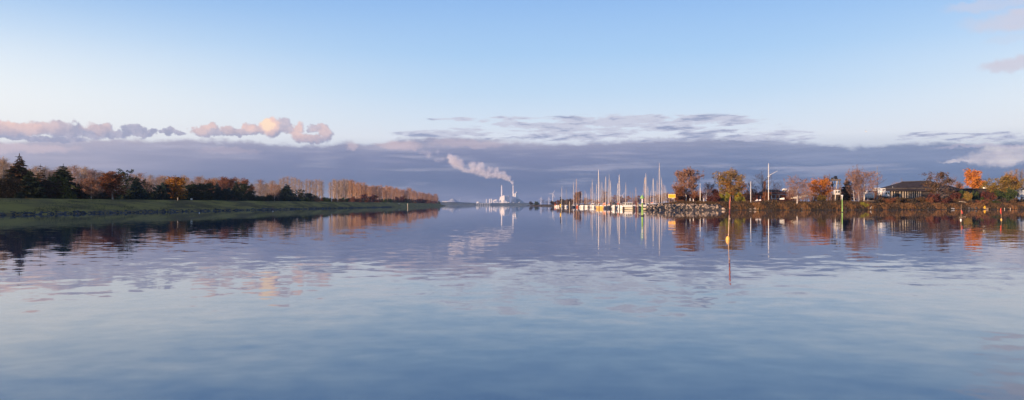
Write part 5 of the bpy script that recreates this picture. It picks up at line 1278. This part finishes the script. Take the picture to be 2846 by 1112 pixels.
    for px, py, D, lab in ((1918, 554, 9, 'white bollard left of the reddish pole under the tall birch'), (1927, 556, 8, 'white bollard right of the reddish pole under the tall birch'), (1956, 554, 9, 'white bollard right of the short bright white pole')):
        Y = RY(px, D); x = X(px, Y); z = float(right_z(x, Y)); o = MB().lathe([(.10, -.2), (.10, Zp(py-3, Y)-z-.1), (.07, Zp(py-3, Y)-z), (.02, Zp(py-3, Y)-z+.04)], n=8).build('bollard', M['white']); o.location = (x, Y, z); tag(o, lab, 'bollard')
    Y = RY(1988, 20); r = thing('summer_hut', 'low dark hut with white eaves left of the broad olive birch', 'hut', (X(1988, Y), Y, float(right_z(X(1988, Y), Y)))); z = r.location.z; k = Y/FPX
    MB().box((0, 1.5, (Zp(546, Y)-z)/2), (20*k, 3, Zp(546, Y)-z)).build('wall', M['roof_dark'], r); MB().box((0, 1.4, Zp(545.3, Y)-z), (24*k, 3.6, 1.5*k)).build('roof', M['grey_white'], r); MB().box((2*k, -.05, Zp(552, Y)-z), (6*k, .1, 5*k)).build('window', M['glass'], r)
    # birds
    def bird(px, py, Y, span, lab, m_='bird', roll=.2):
        r = thing('gull', lab, 'bird', (X(px, Y), Y, Zp(py, Y)), .5); r.rotation_euler = (0, roll, .5)
        b = MB().tube([(0, -.32*span, 0), (0, -.2*span, .01), (0, 0, 0), (0, .2*span, .01), (0, .3*span, .02)], [.02*span, .06*span, .07*span, .05*span, .012*span], 7).build('body', M[m_], r, smooth=True)
        for s in (-1, 1): MB().poly([(0, -.07*span, .02), (s*.25*span, -.10*span, .12*span), (s*.5*span, .06*span, .06*span), (s*.25*span, .08*span, .11*span), (0, .1*span, .02), (s*.2*span, 0, .08*span)], [(0, 1, 3, 4), (1, 2, 3), (0, 5, 1), (1, 5, 2), (2, 5, 3), (3, 5, 4), (4, 5, 0)]).build('wing', M['bird_grey'], r)
    bird(2407, 366, 160, .75, 'gull gliding in clear sky above the right bank', roll=.45); bird(2391, 406, 240, .6, 'smaller dark gull flying in front of the cloud bank', 'bird_grey')
    Y = RY(2420, .3); r = thing('heron', 'pale heron standing at the waterline right of the yellow green bush', 'bird', (X(2420, Y), Y, .02), .4)
    MB().tube([(0, .32, .42), (0, .1, .55), (0, -.1, .62), (0, -.2, .72)], [.03, .11, .10, .05], 8).build('body', M['bird'], r, smooth=True); MB().tube([(0, -.2, .72), (0, -.30, .86), (0, -.22, 1.0), (0, -.30, 1.06), (0, -.38, 1.05)], [.05, .035, .03, .04, .02], 6).build('neck', M['bird'], r, smooth=True); MB().tube([(0, -.38, 1.05), (0, -.54, 1.02)], [.015, .004], 5).build('beak', M['yellow'], r)
    for s in (-.05, .05): MB().tube([(s, 0, -.05), (s, .02, .45)], .014, 5).build('leg', M['bird_grey'], r)
right_things()

# ------------------------------------------------------------------ far power station, 5.6 km away
def power_station():
    Y0 = 5600.; k = Y0/FPX; GX = lambda px: X(px, Y0); GZ = lambda py: Zp(py, Y0)
    def block(name, base, top, mat, parent):
        n = len(base); V = [(x, y, 3) for x, y in base]+list(top)
        return MB().poly(V, [tuple(range(n))[::-1], tuple(range(n, 2*n))]+[(i, (i+1) % n, (i+1) % n+n, i+n) for i in range(n)]).build(name, mat, parent)
    r = thing('power_station_block', 'left power station block, broad and square shouldered, left face lit', 'power station', (0, 0, 0))
    c = (GX(1402), 5560)
    block('hall', [(GX(1385.8), 5602), c, (GX(1418), 5740), (GX(1404), 5790)], [(GX(1389.5), 5604, GZ(547.5)), (c[0], 5562, GZ(543)), (GX(1414.5), 5736, GZ(543.2)), (GX(1404), 5780, GZ(546))], M['metal'], r)
    block('annexe', [(GX(1392), 5570), (GX(1399), 5545), (GX(1409.5), 5556), (GX(1403), 5580)], [(GX(1393), 5572, GZ(555)), (GX(1400), 5547, GZ(556)), (GX(1408.5), 5557, GZ(559)), (GX(1403), 5580, GZ(556))], M['metal'], r)
    r = thing('power_station_block', 'right power station block, tall and tapering to a narrow top, left face lit', 'power station', (0, 0, 0))
    k2 = lambda px: X(px, 5750)
    block('hall', [(k2(1419.5), 5760), (k2(1433.5), 5705), (k2(1447), 5900), (k2(1435), 5950)], [(k2(1425), 5762, Zp(539.5, 5750)), (k2(1433.2), 5715, Zp(536.5, 5750)), (k2(1440), 5890, Zp(537, 5750)), (k2(1435), 5935, Zp(538, 5750))], M['metal'], r)
    block('wing', [(k2(1434), 5760), (k2(1444), 5730), (k2(1459), 5790), (k2(1446), 5830)], [(k2(1435), 5762, Zp(553, 5750)), (k2(1444), 5735, Zp(554.5, 5750)), (k2(1456), 5788, Zp(561.5, 5750)), (k2(1446), 5825, Zp(554, 5750))], M['metal_shade'], r)
    MB().box((k2(1434.6), 5740, Zp(535.2, 5750)), (7, 7, 8)).build('roof_housing', M['metal'], r)
    for px, y_, top, lab in ((1394.6, 5640, 514.5, 'left tall slim chimney of the power station, without smoke'), (1426.3, 5790, 514.7, 'right tall slim chimney of the power station, giving off the smoke')):
        r = thing('chimney', lab, 'chimney', (X(px, y_), y_, 0)); h = Zp(top, y_)
        MB().tube([(0, 0, 3), (0, 0, h*.5), (0, 0, h)], [5.4, 4.9, 4.4], 14).build('shaft', M['metal'], r, smooth=True); MB().lathe([(4.7, h-6), (4.8, h-3), (4.7, h+.5), (3.6, h+.5)], n=14).build('rim', M['metal_shade'], r)
    gs = 'three pale silos left of the power station'
    for i, (px, top, w) in enumerate(((1361.3, 552.8, 1.4), (1366.2, 552.8, 1.5), (1352.3, 553, 1.1))):
        lab = ['pale silo beside the power station, left of the touching pair', 'pale silo beside the power station, right of the touching pair', 'smaller pale silo standing apart on the left'][i]
        r = thing('silo', lab, 'silo', (GX(px), 5560, 0), 0, gs); MB().lathe([(w*k*.9, 3), (w*k*.9, GZ(top)-3), (w*k*.6, GZ(top))], n=12).build('shell', M['metal'], r); MB().lathe([(w*k*.2, GZ(top)), (w*k*.2, GZ(top)+2)], n=8).build('vent', M['metal_shade'], r)
    o = MB().prism([(GX(1369.5), GZ(562)), (GX(1380.5), GZ(557.5)), (GX(1380.3), GZ(553.8)), (GX(1369.8), GZ(557.5))], 5540, 5560).build('conveyor_gallery', M['metal']); tag(o, 'slanting pinkish conveyor gallery between silos and the left power station block', 'conveyor')
    for i, (px, w, py) in enumerate(((1374.5, 5, 563), (1380, 3, 561.5), (1383.5, 4, 562), (1390, 5, 563.2), (1396, 4, 563.6), (1405, 9, 563.3), (1413, 5, 562.3), (1427, 4, 563.2), (1442, 3, 562.6))):
        o = MB().prism([(-w*k/2, 0), (w*k/2, 0), (w*k/2, 5), (0, 6.5), (-w*k/2, 5)], -8, 8).build('low_shed', M['white']); o.location = (GX(px), 5480, GZ(py)-4); tag(o, 'low white shed along the foot of the power station', 'shed', 'low white sheds at the power station')
    r = thing('storage_tank', 'wide cream storage tank left of the silos', 'tank', (X(1329, 5400), 5400, 0)); MB().lathe([(5*2.5, 3), (5*2.5, Zp(561.3, 5400)), (5*2.3, Zp(560.6, 5400))], n=16).build('shell', M['white'], r); MB().lathe([(11, Zp(560.6, 5400)), (2, Zp(560.2, 5400))], n=16).build('lid', M['grey_white'], r)
    # pale pier on piles in front
    Y = 4950; r = thing('loading_pier', 'grey loading pier on pale pillars below the silos', 'pier', (0, 0, 0)); z0 = Zp(565.2, Y)
    MB().box(((X(1322, Y)+X(1366, Y))/2, Y, z0), (X(1366, Y)-X(1322, Y), 10, 2)).build('deck', M['metal_shade'], r)
    for px in (1326, 1331, 1336, 1341, 1346, 1351, 1356, 1361): MB().tube([(X(px, Y), Y-3, -1), (X(px, Y), Y-3, z0)], 1.8, 8).build('pillar', M['metal_shade'], r)
    # heap and gear on the left
    Y = 4990; o = MB().lathe([(40, 0), (20, 13), (13, 19), (3.5, 23.5), (.7, 24)], n=12).build('gravel_heap', M['metal_shade']); o.location = (X(1258, Y), Y, Zp(562, Y)); tag(o, 'grey peaked heap on the far shore', 'heap')
    r = thing('loading_crane', 'thin slanting loading boom right of the grey heap', 'crane', (X(1275, Y), Y, Zp(562, Y))); MB().tube([(-1, 0, 0), (10, 0, 24)], .9, 4).build('boom', M['metal_shade'], r); MB().box((0, 0, 2), (5, 4, 4)).build('base', M['metal_shade'], r); MB().tube([(10, 0, 24), (6, 0, 4)], .25, 3).build('cable', M['metal_shade'], r)
    r = thing('conveyor', 'thin slanting conveyor climbing to the grey heap from the left', 'conveyor', (X(1244, Y), Y, Zp(561.5, Y))); MB().tube([(-10, 0, 0), (18, 0, 13), (28, 0, 18)], 1.2, 4).build('belt', M['metal'], r); MB().tube([(6, 0, 0), (8, 0, 7)], .5, 4).build('support', M['metal_shade'], r)
    for px in (1231, 1236, 1240): o = MB().prism([(-5, 0), (5, 0), (5, 4), (0, 6.5), (-5, 4)], -4, 4).build('far_house', M['white']); o.location = (X(px, Y), Y, Zp(561.6, Y)); tag(o, 'tiny white house left of the grey heap on the far shore', 'house', 'tiny white houses on the far shore')
    # wind turbines
    def turbine(px, hub, Y, base, L, angs, lab):
        r = thing('wind_turbine', lab, 'wind turbine', (X(px, Y), Y, 0)); h = Zp(hub, Y)
        MB().tube([(0, 0, 0), (0, 0, h)], [2.0, 1.2], 10).build('tower', M['metal'], r); MB().box((0, -1, h+.6), (2.6, 6, 2.6)).build('nacelle', M['metal'], r)
        for a in angs:
            d = Vector((math.sin(a), 0, math.cos(a))); p = Vector((0, -4.2, h+.6)); q = MB().tube([p, p+d*L*.25, p+d*L], [.7, 1.15, .3], 6).build('blade', M['metal'], r)
        return r
    turbine(1536.5, 539, 4300, 560, 25, (.52, .52+2.094, .52+4.189), 'hazy white wind turbine left of the marina')
    turbine(1729.5, 544, 4300, 560, 25, (.6, .6+2.094, .6+4.189), 'hazy white wind turbine behind the masts above the cabin cruiser')
    turbine(1503.5, 552, 5200, 560, 16, (0.1, 2.2, 4.3), 'faint small wind turbine above the tip of the marina point')
    turbine(1525.5, 553, 5200, 560, 16, (0.0, 2.1, 4.2), 'faint small wind turbine left of the hazy white one')
power_station()
def smoke():
    Y0 = 5790.0
    # the plume drifts left from the chimney mouth; puffs: px, py, radius x, radius y, thickness
    B = [(1426, 513, 3.0, 3.5, 2.0), (1424.5, 509, 3.5, 4, 2.0), (1422.5, 504.5, 4.5, 4, 1.8), (1419, 501, 6, 5, 1.5), (1412, 495, 8, 6, 1.2), (1402, 491, 9, 6, 1.1), (1398, 482, 8, 6, .6), (1388, 488, 10, 7, 1), (1380, 475, 7, 8, .6), (1373, 487, 10, 7, .9), (1362, 472, 8, 7, .55), (1357, 486, 11, 8, .9), (1342, 481, 11, 9, .85), (1335, 463, 10, 10, .6), (1328, 472, 11, 11, .8), (1312, 459, 9, 9, .7), (1316, 472, 10, 9, .8), (1302, 476, 10, 5, .7), (1290, 473, 9, 6, .7), (1280, 464, 9, 9, .85), (1272, 453, 12, 11, .9), (1262, 447, 12, 12, .9), (1252, 438, 8, 8, .8), (1268, 462, 8, 6, .7),
         (1227, 445, 9, 6, .14), (1216, 447, 10, 6, .14), (1217, 422, 6, 7, .14), (1192, 430, 9, 10, .14), (1176, 425, 10, 6, .10)]
    sp = [(1426.3, 515.2, 2.2), (1425.5, 511, 5), (1423, 505, 9), (1415, 497, 15), (1400, 488, 20), (1380, 481, 23), (1355, 478, 24), (1330, 470, 26), (1308, 467, 24), (1285, 465, 23), (1265, 450, 24), (1245, 440, 24), (1222, 437, 24), (1200, 431, 24), (1180, 426, 20), (1163, 422, 8)]
    k = Y0/FPX
    pts = [(X(a, Y0), Y0-14*math.sin(i*.2), Zp(b, Y0)) for i, (a, b, r) in enumerate(sp)]
    hull = MB().tube(pts, [r*k for a, b, r in sp], 12)
    m_ = bpy.data.materials.new('chimney_smoke'); m_.use_nodes = True; g = NT(m_.node_tree); g.n.remove(g.n['Principled BSDF'])
    P = g.new('ShaderNodeNewGeometry').outputs['Position']
    nz = g.noise(P, .040, 5, .68, color=True); nz2 = g.noise(P, .010, 2, .5, color=True)
    loose = g.map(g.sep(P)[0], X(1424, Y0), X(1385, Y0), .12, 1)     # the jet is tight at the mouth and frays downwind
    dv = g.v('ADD', g.v('MULTIPLY', g.v('SUBTRACT', nz, (.5, .5, .5)), (66, 66, 66)), g.v('MULTIPLY', g.v('SUBTRACT', nz2, (.5, .5, .5)), (26, 26, 26)))
    ds = g.new('ShaderNodeVectorMath', operation='SCALE'); g.put(ds.inputs[0], dv); g.put(ds.inputs['Scale'], loose)
    Pd = g.v('ADD', P, ds.outputs[0])
    tot = None
    for px, py, rx, ry, t in B:
        c = (X(px, Y0), Y0-8, Zp(py, Y0)); s = (1/(rx*k*1.25), 1/((rx+ry)*.6*k), 1/(ry*k*1.25))
        q = g.v('MULTIPLY_ADD', Pd, s, (-c[0]*s[0], -c[1]*s[1], -c[2]*s[2])); d = g.v('DOT_PRODUCT', q, q)
        f = g.m('MULTIPLY', g.map(d, 1.5, .1), t*.05); tot = f if tot is None else g.m('MAXIMUM', tot, f)
    pv = g.new('ShaderNodeVolumePrincipled'); pv.inputs['Color'].default_value = (1, .95, .96, 1); fine = g.noise(P, .075, 5, .65); g.put(pv.inputs['Density'], g.m('MULTIPLY', tot, g.map(fine, .36, .62, .12, 1.15))); pv.inputs['Anisotropy'].default_value = -.3
    g.l.new(pv.outputs[0], g.n['Material Output'].inputs['Volume'])
    try: m_.cycles.volume_step_rate = .25
    except Exception: pass
    o = hull.build('smoke_plume', m_); tag(o, 'pale pink smoke plume drifting left from the right chimney', kind='stuff')
smoke()
haze_and_smoke()
